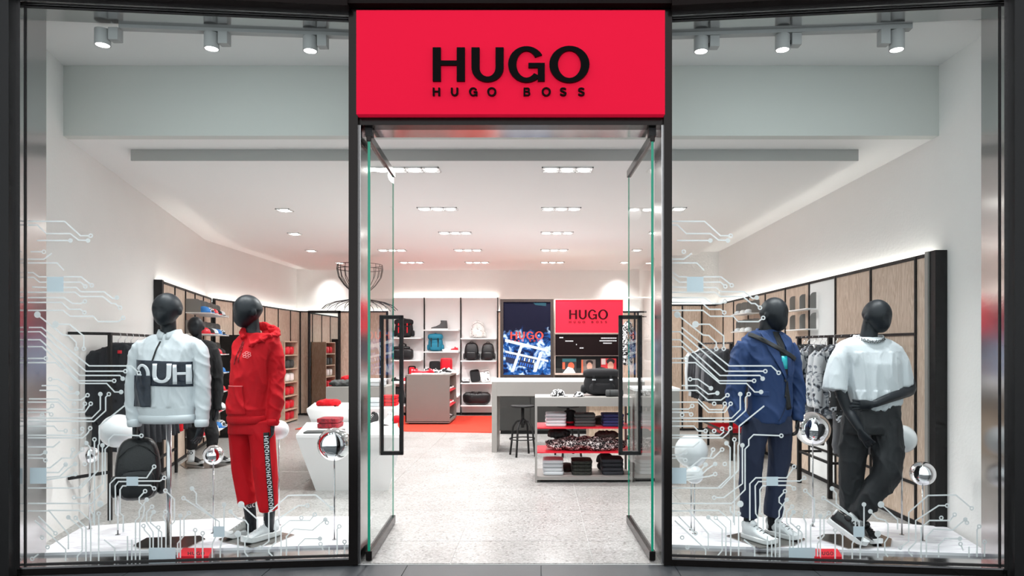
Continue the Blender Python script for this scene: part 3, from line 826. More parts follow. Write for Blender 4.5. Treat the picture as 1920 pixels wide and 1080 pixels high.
# ---- 1: white sweatshirt on a single pole
f = Fig(315, 5.06, ZP, 'mannequin', 'black mannequin bust in a white half-zip sweatshirt with navy band, on a steel pole')
H = head
bd = MB()
H(bd, f.q(315, 580), math.radians(-12), math.radians(6))
f.limb(bd, [(315, 596, 0.01, 13.5), (316, 618, 0.015, 13.5), (317, 640, 0.02, 15)])
TR = [(626, 297, 337, 0.058, 0.01), (632, 276, 362, 0.072, 0.012), (641, 262, 376, 0.088, 0.012), (655, 262, 371, 0.108, 0.005), (680, 263, 368, 0.124), (710, 263, 367, 0.128), (740, 262, 367, 0.128), (765, 262, 368, 0.132), (776, 266, 368, 0.130), (789, 270, 366, 0.118)]
f.rows(bd, [(r[0], r[1]+8, r[2]-8, r[3]-0.025, *r[4:]) for r in TR[1:]])
SL = [(268, 644, 0.0, 12), (257, 662, -0.005, 13.5), (252, 700, -0.01, 13.5), (249, 745, -0.015, 13.5), (250, 775, -0.03, 12), (252, 797, -0.04, 11)]
SR = [(366, 644, 0.0, 12), (377, 662, -0.005, 13.5), (380, 700, -0.01, 13.5), (381, 745, -0.015, 13.5), (380, 775, -0.03, 12), (378, 797, -0.04, 11)]
f.limb(bd, [(p[0], p[1], p[2], p[3]*.6) for p in SL]); f.limb(bd, [(p[0], p[1], p[2], p[3]*.6) for p in SR])
hand(bd, f.q(253, 797, -0.04), (0.12, -0.15, -1), (1, 0.2, 0), -1, curl=0.75, scale=0.92)
hand(bd, f.q(378, 797, -0.04), (-0.18, -0.1, -1), (-0.9, 0.3, 0), 1, curl=0.3, scale=0.95, spread=0.25)
remesh(bd, 'body', man_m, f.root, 0.0055, 2)
sw = MB(); f.rows(sw, TR); f.limb(sw, SL); f.limb(sw, SR)
swo = remesh(sw, 'sweatshirt', white_f, f.root, 0.008, 6, lambda c: wr(0.009, 8, 8, 3.0, 2.0)(c)*(0.55 if c.z > 1.25 else (0.12 if c.z < 1.04 else 1.0))*(1-0.6*min(1, max(0, abs(c.x)-.19)/.03))+creases(0.0065, 2.0, 0.19, 13)(c))
for SV, nm in ((SL, 'l'), (SR, 'r')):
    e = f.q(*SV[-1][:3]); MB().lathe([(0.040, -0.006), (0.047, 0.0), (0.050, 0.022), (0.047, 0.046), (0.038, 0.05)], n=20).build('cuff', white_f, f.root, True, loc=e+Vector((0.001, 0, -0.006)))
hm = MB(); rg = []
for py, gr in ((776, 0.000), (779, 0.010), (786, 0.008), (792, -0.004)): rg.append(ell(f.q(318, py), 0.206+gr, 0.128+gr, 40))
hm.loft(rg); hm.build('hem_band', white_f, f.root, True)
# stand collar, open at the front
co = MB(); inner = []; n = 40
def collar_pt(a, t, th):
    r = Vector((0.078+0.014*(1-t)+th, 0.070+0.018*(1-t)+th))
    dip = 0.028*max(0, math.sin(a))**3
    base = f.q(317, 634, 0.0)
    return base+Vector((r.x*math.cos(a), 0.012-r.y*math.sin(a), -0.012+t*(0.078-dip)))
for k in range(n+1):
    a = math.radians(90+9)+k/n*math.radians(342)
    rg2 = [collar_pt(a, 0.0, 0), collar_pt(a, 0.5, 0.006), collar_pt(a, 1.0, 0.0), collar_pt(a, 1.0, -0.010), collar_pt(a, 0.5, -0.010), collar_pt(a, 0.0, -0.012)]
    inner.append(rg2)
co.loft(inner); co.build('collar', white_f, f.root, True)
bv = bvh_of(swo)
FR = lambda f_, p: f_.q(p[0], p[1], -0.35)
def fpx(f_): return lambda p: f_.q(p[0], p[1], 0.0)
drape(f.root, 'zip', grid_quads(301.5, 304.5, 640, 676, 2, 20), print_k, lambda p: f.q(p[0]+(676-p[1])*0.23, p[1]), (0, 1, 0), bv, 0.004, 0)
drape(f.root, 'chest_band', grid_quads(264, 367, 676, 722, 44, 20), navyb_m, lambda p: f.q(p[0], p[1]+(p[0]-315)*0.035), (0, 1, 0), bv, 0.005, 0)
drape(f.root, 'chest_pocket', grid_quads(262, 302, 703, 760, 18, 26), navyb_m, fpx(f), (0, 1, 0), bv, 0.011, 0)
# reversed letters across the band
def rev(ch, x0, x1, y0, y1):
    w, qs = glyph(ch)
    return [[(x1-(p[0]/w)*(x1-x0), y1-p[1]*(y1-y0)) for p in q] for q in qs]
for ch, x0, x1, y0, y1, clip in (('G', 268, 300, 683, 720, 1), ('U', 305, 339, 681, 716, 0), ('H', 341, 366, 683, 719, 0)):
    qs = rev(ch, x0, x1, y0, y1)
    if clip: qs = [q for q in qs if max(p[1] for p in q) < 706]
    drape(f.root, 'band_letter', qs, print_w, fpx(f), (0, 1, 0), bv, 0.0095, 4 if ch in 'UH' else 2)
# pole and foot
pole_top = f.q(314, 780).z
MB().cyl((f.q(314, 780).x, 0.02), 0.019, 0.0, pole_top, 20).build('pole', steelpole_m, f.root, True)
base_plate(f, [(250, 1024), (275, 1010), (375, 1006), (385, 1012), (352, 1028), (262, 1030)], plate_m)

# ---- 2: red tracksuit
f = Fig(482, 5.25, ZP, 'mannequin', 'black mannequin in a red hoodie and red track trousers with white sneakers')
bd = MB()
H(bd, f.q(466, 583), math.radians(-52), math.radians(8), 0.25)
f.limb(bd, [(472, 596, 0.02, 12.5), (474, 618, 0.02, 12.5), (478, 640, 0.02, 15)])
TR = [(624, 462, 512, 0.06, 0.02), (632, 448, 522, 0.08, 0.015), (644, 439, 519, 0.10, 0.01), (670, 437, 509, 0.125, -0.005), (700, 436, 505, 0.13, -0.01), (740, 433, 504, 0.132, -0.01), (768, 430, 504, 0.138, -0.01), (778, 432, 504, 0.134, -0.01), (791, 433, 503, 0.122, -0.01)]
f.rows(bd, [(r[0], r[1]+7, r[2]-7, r[3]-0.025, *r[4:]) for r in TR[1:]])
SR = [(508, 646, 0.03, 15), (518, 670, 0.03, 16), (519, 710, 0.02, 14.5), (517, 745, -0.01, 14), (513, 775, -0.03, 12.5), (511, 795, -0.04, 10.5)]
SL = [(450, 648, 0.02, 13), (447, 690, 0.06, 13), (447, 740, 0.06, 12), (452, 780, 0.05, 10)]
f.limb(bd, [(p[0], p[1], p[2], p[3]*.6) for p in SR]); f.limb(bd, [(p[0], p[1], p[2], p[3]*.6) for p in SL])
hand(bd, f.q(511, 795, -0.04), (0.02, -0.12, -1), (-0.9, -0.3, 0), 1, curl=0.55, scale=0.92)
LG = [(450, 790, 0.02, 22), (453, 850, 0.04, 21), (459, 900, 0.05, 19), (465, 943, 0.06, 17.5)]
RG = [(488, 790, -0.02, 24), (495, 850, -0.03, 22.5), (500, 900, -0.03, 20.5), (504, 957, -0.03, 16.5)]
AL = (471, 992, 0.08, 8); AR = (505, 998, 0.02, 8)
for G_, A_ in ((LG, AL), (RG, AR)): f.limb(bd, [(p[0], p[1], p[2], p[3]*.55) for p in G_]+[(A_[0], A_[1], A_[2], 8)])
remesh(bd, 'body', man_m, f.root, 0.0055, 2)
sw = MB(); f.rows(sw, TR); f.limb(sw, SR); f.limb(sw, SL)
swo = remesh(sw, 'hoodie', red_f, f.root, 0.008, 6, lambda c: wr(0.008, 7, 7, 4, 7.0)(c)*(0.15 if c.z < 1.0 else 1.0)+creases(0.008, 5.0, 0.10, 14)(c)*(1 if c.x > 0 and c.z < 1.4 else 0))
hm = MB(); hm.loft([ell(f.q(468, py)+Vector((0, -0.01, 0)), 0.147+gr, 0.131+gr, 40) for py, gr in ((777, 0.0), (780, 0.009), (787, 0.008), (793, -0.002))]); hm.build('hem_band', red_f, f.root, True)
e = f.q(511, 795, -0.04); MB().lathe([(0.038, -0.006), (0.045, 0.0), (0.048, 0.02), (0.046, 0.045), (0.036, 0.05)], n=20).build('cuff', red_f, f.root, True, loc=e+Vector((0.0, 0, -0.006)))
hd = MB()
ring_pts = [f.q(457, 632, -0.085), f.q(455, 624, -0.03), f.q(462, 617, 0.04), f.q(480, 612, 0.10), f.q(503, 614, 0.12), f.q(519, 620, 0.09), f.q(517, 626, 0.01), f.q(500, 634, -0.06), f.q(478, 642, -0.11), f.q(466, 650, -0.12)]
hd.tube(ring_pts, [0.014, 0.020, 0.022, 0.026, 0.030, 0.028, 0.026, 0.022, 0.016, 0.010], 12)
hd.sphere(f.q(505, 627, 0.09), (0.07, 0.05, 0.035))
hd.sphere(f.q(516, 622, 0.07), (0.04, 0.05, 0.028))
remesh(hd, 'hood', red_f, f.root, 0.007, 4, wr(0.012, 16, 16, 16, 1.0))
bv = bvh_of(swo)
drape(f.root, 'front_pocket', [[(p[0], p[1]) for p in q] for q in grid_quads(0, 1, 0, 1, 20, 24)], red_f, lambda p: f.q(434+p[0]*(36+8*max(0, p[1]-0.15)*(1 if p[0] > .5 else 0.6)), 722+p[1]*52), (0, 1, 0), bv, 0.010, 0)
seam_m = mat('pocket_piping', (226, 120, 120), 0.8)
drape(f.root, 'pocket_seam', grid_quads(434, 471, 721.5, 723, 20, 1), seam_m, fpx(f), (0, 1, 0), bv, 0.013, 0)
for (xa, ya, xb, yb) in ((464, 640, 452, 683), (466, 642, 461, 679)):
    drape(f.root, 'drawstring', stroke([(xa+(xb-xa)*t/6, ya+(yb-ya)*t/6) for t in range(7)], 1.6), mat('dark_red_cord', (120, 6, 18), 0.8), fpx(f), (0, 1, 0), bv, 0.006, 0)
petals = []
for k in range(6):
    a = k*PI/3+0.3; cxp, cyp = 476+5.2*math.cos(a), 665+4.2*math.sin(a)
    petals += stroke([(cxp+2.4*math.cos(b+a)*1.3, cyp+1.9*math.sin(b+a)) for b in [2*PI*j/10 for j in range(11)]], 0.8)
drape(f.root, 'chest_emblem', petals, mat('emblem_pink', (244, 150, 150), 0.6), fpx(f), (0, 1, 0), bv, 0.005, 0)
tr = MB(); f.rows(tr, [(780, 436, 503, 0.115, 0.0), (800, 433, 511, 0.125, 0.0), (812, 431, 513, 0.12, 0.0)]); f.limb(tr, LG); f.limb(tr, RG)
tro = remesh(tr, 'trousers', red_f, f.root, 0.008, 4, lambda c: wr(0.006, 6, 6, 2.2, 4.0)(c))
bv = bvh_of(tro)
strip_k = [(511, 800), (513, 830), (516, 870), (518.5, 910), (520.5, 945), (520, 960)]
def sx(py):
    for (a_, b_) in zip(strip_k[:-1], strip_k[1:]):
        if a_[1] <= py <= b_[1]: return a_[0]+(b_[0]-a_[0])*(py-a_[1])/(b_[1]-a_[1])
    return 516
qs = [[(p[0], p[1]) for p in q] for q in grid_quads(-10, 0, 808, 952, 4, 60)]
drape(f.root, 'side_stripe', qs, print_k, lambda p: f.q(sx(p[1])-2+p[0]*0.9, p[1]), (-0.15, 1, 0), bv, 0.004, 0)
py = 814
while py < 946:
    for ch in 'HUGO':
        w, gq = glyph(ch)
        drape(f.root, 'stripe_letter', [[(-1.5-p[1]*7.0, py+p[0]/w*6.6) for p in q] for q in gq[::2] + gq[1::2]], print_w, lambda p: f.q(sx(p[1])-2.2+p[0]*0.9, p[1]), (-0.15, 1, 0), bv, 0.008, 0)
        py += 8.2
for A_, (hx, hy), (tx, ty), mu, G_ in ((AL, (480, 1001), (422, 1013), shoe_g, LG), (AR, (523, 1005), (455, 1023), shoe_w, RG)):
    sk = MB(); f.limb(sk, [(G_[-1][0]+1, G_[-1][1]-8, G_[-1][2], 11), (A_[0]-0.5, (G_[-1][1]+A_[1])/2, A_[2]*.8, 9.5), (A_[0], A_[1]+2, A_[2], 9.5)])
    so = sk.build('sock', sock_k, f.root, True)
    bvs = bvh_of(so)
    for q_, ch in enumerate('UGO'):
        w, gq = glyph(ch); yb = G_[-1][1]+10
        drape(f.root, 'sock_letter', [[(G_[-1][0]-10+q_*7.2+p[0]/w*6, yb-p[1]*8) for p in q] for q in gq], print_w, fpx(f), (0, 1, 0), bvs, 0.004, 0)
    shoe(f.root, gp(f, hx, hy), gp(f, tx, ty), mu, sole_w, 0.009, chunky=1.5, height=0.13)
base_plate(f, [(410, 1012), (440, 1004), (530, 1000), (552, 1004), (510, 1022), (470, 1027), (418, 1017)], plate_m)

# ---- 3: navy suit
f = Fig(1440, 5.25, ZP, 'mannequin', 'black mannequin in a navy blue suit with a black crossbody strap and white sneakers')
bd = MB()
H(bd, f.q(1450, 589), math.radians(48), math.radians(6), 0.26)
f.limb(bd, [(1440, 598, 0.015, 14), (1437, 618, 0.02, 14), (1436, 640, 0.02, 16)])
TR = [(619, 1418, 1457, 0.058, 0.02), (626, 1404, 1470, 0.075, 0.015), (635, 1392, 1482, 0.09, 0.01), (650, 1393, 1486, 0.11, 0.005), (675, 1401, 1486, 0.13), (700, 1403, 1484, 0.132), (725, 1405, 1481, 0.125), (750, 1404, 1482, 0.13), (775, 1404, 1480, 0.136), (792, 1408, 1474, 0.13)]
f.rows(bd, [(r[0], r[1]+7, r[2]-7, r[3]-0.025, *r[4:]) for r in TR[1:]])
SL = [(1398, 646, 0.0, 15), (1389, 668, -0.005, 18), (1384, 705, -0.01, 17.5), (1378, 742, -0.005, 16.5), (1383, 772, -0.04, 15), (1399, 793, -0.08, 13)]
SR = [(1480, 646, 0.01, 11), (1489, 670, 0.01, 12), (1493, 710, 0.02, 12), (1497, 750, 0.02, 11.5), (1495, 788, 0.0, 10)]
for S_ in (SL, SR): f.limb(bd, [(p[0], p[1], p[2], p[3]*.6) for p in S_])
hand(bd, f.q(1495, 786, 0.0), (-0.02, -0.1, -1), (-1, 0.2, 0), -1, curl=0.45, scale=0.9)
LG = [(1418, 785, 0.0, 25), (1411, 840, 0.0, 23.5), (1407, 900, 0.02, 20.5), (1404, 970, 0.02, 16)]
RG = [(1460, 785, 0.02, 23), (1462, 840, 0.04, 21), (1456, 900, 0.06, 18.5), (1449, 966, 0.08, 16)]
AL = (1405, 1000, 0.02, 8); AR = (1449, 994, 0.1, 8)
for G_, A_ in ((LG, AL), (RG, AR)): f.limb(bd, [(p[0], p[1], p[2], p[3]*.55) for p in G_]+[A_])
remesh(bd, 'body', man_m, f.root, 0.0055, 2)
jk = MB(); f.rows(jk, TR); f.limb(jk, SL); f.limb(jk, SR)
jko = remesh(jk, 'jacket', navy_f, f.root, 0.008, 6, lambda c: wr(0.007, 7, 7, 4, 12.0)(c)+creases(0.009, 5.0, 0.15, 11)(c))
bv = bvh_of(jko)
tee_m = mat('black_tee', (20, 22, 26), 0.8)
# shirt opening, lapels, buttons, pocket flap, strap, pass
drape(f.root, 'tee', [[(1444, 622), (1459, 622), (1466, 700), (1463, 711)], [(1463, 722), (1467, 712), (1476, 764), (1468, 766)], [(1463, 722), (1468, 766), (1464, 766), (1461, 735)]], tee_m, fpx(f), (0, 1, 0), bv, 0.006, 7)
drape(f.root, 'lapel', [[(1420, 624), (1430, 618), (1446, 648), (1430, 655)], [(1430, 655), (1446, 648), (1465, 708), (1462, 712)]], navy_f, fpx(f), (0, 1, 0), bv, 0.013, 7)
drape(f.root, 'lapel', [[(1455, 624), (1463, 626), (1478, 655), (1464, 652)], [(1464, 652), (1478, 655), (1469, 706), (1467, 708)]], navy_f, fpx(f), (0, 1, 0), bv, 0.013, 7)
drape(f.root, 'front_edge', ribbon([(1463, 712), (1464, 726), (1465, 740), (1463, 753), (1460, 765), (1455, 776), (1448, 786)], 1.2, 1), navyp_f, fpx(f), (0, 1, 0), bv, 0.006, 1)
drape(f.root, 'pocket_flap', grid_quads(1407, 1432, 732, 741, 14, 6), navy_f, fpx(f), (0, 1, 0), bv, 0.012, 0)
for by in (712, 741):
    drape(f.root, 'button', [[(1461+2.6*math.cos(2*PI*k/10), by+2.6*math.sin(2*PI*k/10)) for k in range(10)]], print_k, fpx(f), (0, 1, 0), bv, 0.012, 0)
drape(f.root, 'crossbody_strap', ribbon([(1402+(1486-1402)*t/40, 626+(674-626)*t/40) for t in range(41)], 8.5, 4), print_k, fpx(f), (0, 1, 0), bv, 0.016, 0)
drape(f.root, 'name_pass', grid_quads(1454, 1465, 667, 691, 2, 3), mat('turquoise_card', (24, 170, 178), 0.3), fpx(f), (0, 1, 0), bv, 0.012, 0)
for xx in (1452, 1461): drape(f.root, 'lanyard', stroke([(xx, 630), (1459, 666)], 1.2), print_k, fpx(f), (0, 1, 0), bv, 0.008, 2)
co = MB(); rg = []
for k in range(31):
    a = math.radians(-200+k*220/30); r0 = Vector((0.072, 0.062)); base = f.q(1437, 622, 0.02)
    rg.append([base+Vector(((r0.x+g_)*math.cos(a), (r0.y+g_)*-math.sin(a) if False else (r0.y+g_)*math.sin(-a), z_)) for g_, z_ in ((-0.004, 0.026), (0.006, 0.024), (0.026, -0.022), (0.010, -0.03))])
co.loft(rg).build('collar', navy_f, f.root, True)
tr = MB(); f.rows(tr, [(760, 1408, 1476, 0.11), (790, 1400, 1483, 0.12), (812, 1396, 1484, 0.12)]); f.limb(tr, LG); f.limb(tr, RG)
tro = remesh(tr, 'trousers', navyp_f, f.root, 0.008, 4, lambda c: wr(0.006, 6, 6, 2.2, 9.0)(c))
for A_, (hx, hy), (tx, ty), mu, G_ in ((AL, (1392, 1009), (1455, 1026), shoe_w, LG), (AR, (1437, 1002), (1502, 1017), shoe_g, RG)):
    sk = MB(); f.limb(sk, [(G_[-1][0], G_[-1][1]-8, G_[-1][2], 10), (A_[0], A_[1]+2, A_[2], 9.5)]); sk.build('sock', sock_k, f.root, True)
    shoe(f.root, gp(f, hx, hy), gp(f, tx, ty), shoe_w if mu is shoe_w else shoe_w, sole_w, 0.009, chunky=1.2, height=0.128, lm=sole_k)
base_plate(f, [(1362, 1006), (1395, 999), (1480, 999), (1510, 1012), (1490, 1024), (1425, 1029)], plate_m)

# ---- 4: white T-shirt, legs crossed
f = Fig(1635, 5.20, ZP, 'mannequin', 'black mannequin with crossed legs in a white T-shirt and loose black trousers')
bd = MB()
H(bd, f.q(1643, 592), math.radians(28), math.radians(10), 0.25)
f.limb(bd, [(1634, 600, 0.01, 14), (1630, 620, 0.02, 14.5), (1628, 644, 0.02, 17)])
TR = [(632, 1598, 1657, 0.062, 0.02), (638, 1582, 1672, 0.078, 0.015), (647, 1568, 1687, 0.092, 0.01), (660, 1572, 1690, 0.108, 0.005), (682, 1585, 1688, 0.124), (710, 1588, 1687, 0.128), (738, 1592, 1686, 0.13), (756, 1596, 1686, 0.134), (766, 1602, 1682, 0.122)]
f.rows(bd, [(r[0], r[1]+7, r[2]-7, r[3]-0.025, *r[4:]) for r in TR[1:]])
UL = [(1586, 660, 0.0, 8), (1572, 692, -0.01, 10.5), (1577, 735, -0.02, 11), (1590, 768, -0.05, 9.5), (1600, 785, -0.10, 9), (1613, 806, -0.15, 6.8)]
UR = [(1678, 660, 0.0, 8), (1694, 695, -0.005, 10), (1707, 728, -0.02, 10.5), (1690, 738, -0.09, 9.8), (1665, 747, -0.15, 8.5), (1640, 757, -0.19, 6.8)]
f.limb(bd, UL); f.limb(bd, UR)
hand(bd, f.q(1614, 808, -0.155), f.q(1633, 836, -0.17)-f.q(1614, 808, -0.155), (0.5, 0.8, 0.2), -1, curl=0.28, scale=0.95, spread=0.2)
hand(bd, f.q(1636, 758, -0.19), (-1, 0.05, -0.05), (0.05, 1, 0.1), 1, curl=0.30, scale=1.0, spread=0.15)
LG = [(1603, 785, 0.02, 25), (1598, 850, 0.03, 23.5), (1596, 900, 0.04, 20), (1598, 960, 0.06, 19)]
RG = [(1658, 790, -0.02, 27), (1664, 845, -0.06, 26), (1662, 884, -0.09, 25.5), (1640, 920, -0.07, 22), (1615, 955, -0.04, 19), (1606, 968, -0.035, 18)]
f.limb(bd, [(p[0], p[1], p[2], p[3]*.5) for p in LG]+[(1618, 1000, 0.08, 8)])
f.limb(bd, [(p[0], p[1], p[2], p[3]*.5) for p in RG]+[(1574, 992, -0.02, 8)])
remesh(bd, 'body', man_m, f.root, 0.0055, 2)
tee = MB(); f.rows(tee, TR)
f.limb(tee, [(1583, 654, 0.0, 14), (1574, 672, -0.005, 17), (1569, 702, -0.01, 20), (1566, 731, -0.015, 22)])
f.limb(tee, [(1677, 654, 0.0, 14), (1686, 676, -0.005, 15), (1693, 702, -0.01, 15), (1697, 724, -0.015, 15)])
tco = remesh(tee, 'tshirt', white_f, f.root, 0.008, 5, lambda c: wr(0.016, 9, 9, 1.6, 21.0)(c)*(0.05 if c.z > 1.44 else 0.4 if c.z > 1.15 else (0.25 if c.z < 0.98 else 0.9)))
cl = MB(); rg = []
for k in range(33):
    a = 2*PI*k/32; base = f.q(1628, 636, 0.02)
    dip = -0.036*max(0, -math.sin(a))**1.5
    c0 = base+Vector((0.119*math.cos(a), 0.114*math.sin(a)-0.004, dip+0.004))
    c1 = base+Vector((0.106*math.cos(a), 0.099*math.sin(a)-0.004, dip+0.034))
    c2 = base+Vector((0.098*math.cos(a), 0.090*math.sin(a)-0.004, dip+0.030)); c3 = base+Vector((0.108*math.cos(a), 0.100*math.sin(a)-0.004, dip))
    rg.append([c0, c1, c2, c3])
cl.loft(rg, cap=False); clo = cl.build('neckband', white_f, f.root, True); bv = bvh_of(clo)
kk = 0
for xx in range(1603, 1655, 5):
    t = (xx-1629)/26.0; yb = 643.5-7*t*t
    ch = 'HUGO'[kk % 4]; kk += 1; w, gq = glyph(ch)
    drape(f.root, 'neck_letter', [[(xx-2+p[0]/w*4, yb-p[1]*5.5) for p in q] for q in gq], print_k, fpx(f), (0, 1, 0), bv, 0.003, 0)
bt = mat('black_trouser', (25, 27, 31), 0.75)
tr = MB(); f.rows(tr, [(758, 1592, 1683, 0.115), (775, 1583, 1686, 0.125), (800, 1580, 1687, 0.135), (812, 1579, 1688, 0.13)]); f.limb(tr, LG); f.limb(tr, RG)
tro = remesh(tr, 'trousers', bt, f.root, 0.008, 4, lambda c: wr(0.010, 6, 6, 3, 15.0)(c))
# socks and shoes
sk = MB(); f.limb(sk, [(1606, 968, -0.035, 12), (1590, 980, -0.03, 11.5), (1574, 994, -0.02, 11)]); so = sk.build('sock', sock_w, f.root, True)
bvs = bvh_of(so); ro = ring_quads(1593, 968+8, 5, 4.2, 3, 2.4, 0, 2*PI, 20)
drape(f.root, 'sock_letter', ro, print_k, fpx(f), (0, 1, 0), bvs, 0.004, 0)
sk = MB(); f.limb(sk, [(1606, 965, 0.06, 11), (1620, 1003, 0.08, 10)]); sk.build('sock', sock_w, f.root, True)
shoe(f.root, gp(f, 1613, 1008), gp(f, 1650, 1026), blackl_m, sole_w, 0.009, chunky=1.2, height=0.12, lm=sole_k)
hl = f.q(1552, 984, -0.05); tl = f.q(1594, 1027, -0.14); dv = tl-hl
shoe(f.root, Vector((hl.x, hl.y, 0)), Vector((hl.x, hl.y, 0))+Vector((dv.x, dv.y, 0)).normalized()*0.29, blackl_m, sole_w, hl.z+0.02, tilt=math.asin(max(-0.8, min(0, dv.z/0.29*1.0))), chunky=1.3, height=0.12, lm=sole_k)
base_plate(f, [(1532, 1010), (1545, 1003), (1650, 1003), (1672, 1012), (1670, 1026), (1590, 1030)], plate_m)

# ---- 5: black clad mannequin on the shop floor behind the sweatshirt
f = Fig(380, 8.75, 0.0, 'mannequin', 'black-clad mannequin on the shop floor beside the left clothes rack')
bd = MB()
H(bd, f.q(367, 612), math.radians(12), 0.05, 0.25)
f.limb(bd, [(369, 622, 0.0, 8), (371, 640, 0.02, 8), (373, 652, 0.02, 9)])
TR = [(637, 356, 386, 0.06, 0.02), (645, 340, 402, 0.09, 0.02), (660, 338, 406, 0.12), (700, 342, 402, 0.13), (760, 342, 404, 0.13), (795, 346, 402, 0.125)]
f.rows(bd, [(r[0], r[1]+5, r[2]-5, r[3]-0.025) for r in TR[1:]])
SR = [(400, 655, 0.0, 9), (407, 690, 0.0, 9), (409, 730, -0.02, 8.5), (407, 768, -0.03, 6.5)]
SL = [(345, 655, 0.0, 9), (340, 690, 0.0, 9), (338, 730, -0.02, 8.5), (340, 768, -0.03, 6.5)]
f.limb(bd, [(p[0], p[1], p[2], p[3]*.6) for p in SR]); f.limb(bd, [(p[0], p[1], p[2], p[3]*.6) for p in SL])
hand(bd, f.q(407, 768, -0.03), (0, -0.1, -1), (-1, 0.2, 0), 1, scale=0.95)
hand(bd, f.q(340, 768, -0.03), (0, -0.1, -1), (1, 0.2, 0), -1, scale=0.95)
LG = [(360, 790, 0.0, 12.5), (361, 815, -0.01, 11), (359, 842, -0.01, 8.5)]
RG = [(392, 790, 0.0, 12.5), (398, 815, 0.02, 11), (397, 838, 0.03, 8.5)]
for G_, A_ in ((LG, (358, 864, 0.0, 5)), (RG, (398, 858, 0.05, 5))): f.limb(bd, [(p[0], p[1], p[2], p[3]*.55) for p in G_]+[A_])
remesh(bd, 'body', man_m, f.root, 0.0075, 2)
jk = MB(); f.rows(jk, TR); f.limb(jk, SR); f.limb(jk, SL)
remesh(jk, 'jacket', black_f, f.root, 0.012, 3, wr(0.01, 8, 8, 4, 3.0))
tr = MB(); f.rows(tr, [(775, 348, 402, 0.12), (800, 347, 405, 0.12)]); f.limb(tr, LG); f.limb(tr, RG)
remesh(tr, 'trousers', black_f, f.root, 0.012, 3, wr(0.006, 8, 8, 4, 3.0))
for A_, (hx, hy), (tx, ty), G_ in (((358, 864, 0.0, 5), (352, 871), (380, 873), LG), ((398, 858, 0.05, 5), (394, 866), (432, 868), RG)):
    sk = MB(); f.limb(sk, [(G_[-1][0], G_[-1][1]-5, G_[-1][2], 6.6), (A_[0], A_[1]+2, A_[2], 5.8)]); so = sk.build('sock', sock_w, f.root, True); bvs = bvh_of(so)
    for q_, ch in enumerate('GO'):
        w, gq = glyph(ch)
        drape(f.root, 'sock_letter', [[(G_[-1][0]-5+q_*5.5+p[0]/w*4.6, G_[-1][1]+9-p[1]*6) for p in q] for q in gq], print_k, fpx(f), (0, 1, 0), bvs, 0.004, 0)
    shoe(f.root, gp(f, hx, hy), gp(f, tx, ty), black_f, sole_w, 0.008, chunky=1.2, height=0.12, lm=sole_k)
base_plate(f, [(338, 872), (352, 862), (430, 862), (436, 870), (408, 878), (350, 880)], plate_m)
# ------------------------------------------------------------------ merchandise builders
redgl_m = mat('red_gloss', (214, 20, 42), 0.35); teal_m = mat('teal_canvas', (22, 120, 148), 0.7, bump=0.2)
brown_f = mat('brown_fabric', (66, 52, 48), 0.9, bump=0.3, bscale=40)
dgrey_f = mat('dark_grey_fabric', (66, 68, 68), 0.85); navyk_f = mat('navy_knit', (40, 44, 92), 0.85)
maroon_f = mat_print('maroon_plaid', [(110, 16, 30), (150, 26, 40), (120, 20, 34)], 26, (0.45, 0.6))
camo_f = mat_print('dark_camo', [(26, 28, 26), (48, 50, 42), (30, 30, 30)], 30, (0.45, 0.55))
bw_f = mat_print('black_white_print', [(16, 16, 18), (16, 16, 18), (226, 226, 226)], 22, (0.3, 0.5), dist=1.5)
bwfine_f = mat_print('small_black_white_print', [(18, 18, 20), (120, 50, 52), (214, 212, 210)], 48, (0.52, 0.55), dist=1.0)
floral_f = mat_print('grey_floral_print', [(44, 48, 56), (130, 136, 146), (206, 208, 212)], 13, (0.40, 0.47), detail=4, dist=1.2)
leafy_f = mat_print('black_leaf_print', [(22, 24, 28), (22, 24, 28), (170, 174, 180)], 16, (0.3, 0.58), dist=1.4)
wprint_f = mat_print('white_scribble_canvas', [(40, 40, 42), (226, 226, 224), (232, 232, 230)], 10, (0.36, 0.5), dist=2)
greysuit_f = mat('grey_suiting', (92, 92, 96), 0.85); stripe_f = mat('black_suiting', (36, 38, 44), 0.8)
champ_m = mat('champagne_frame', (206, 184, 172), 0.35)
screen_dark = mat('letter_board', (24, 12, 13), 0.6, spec=0.1)

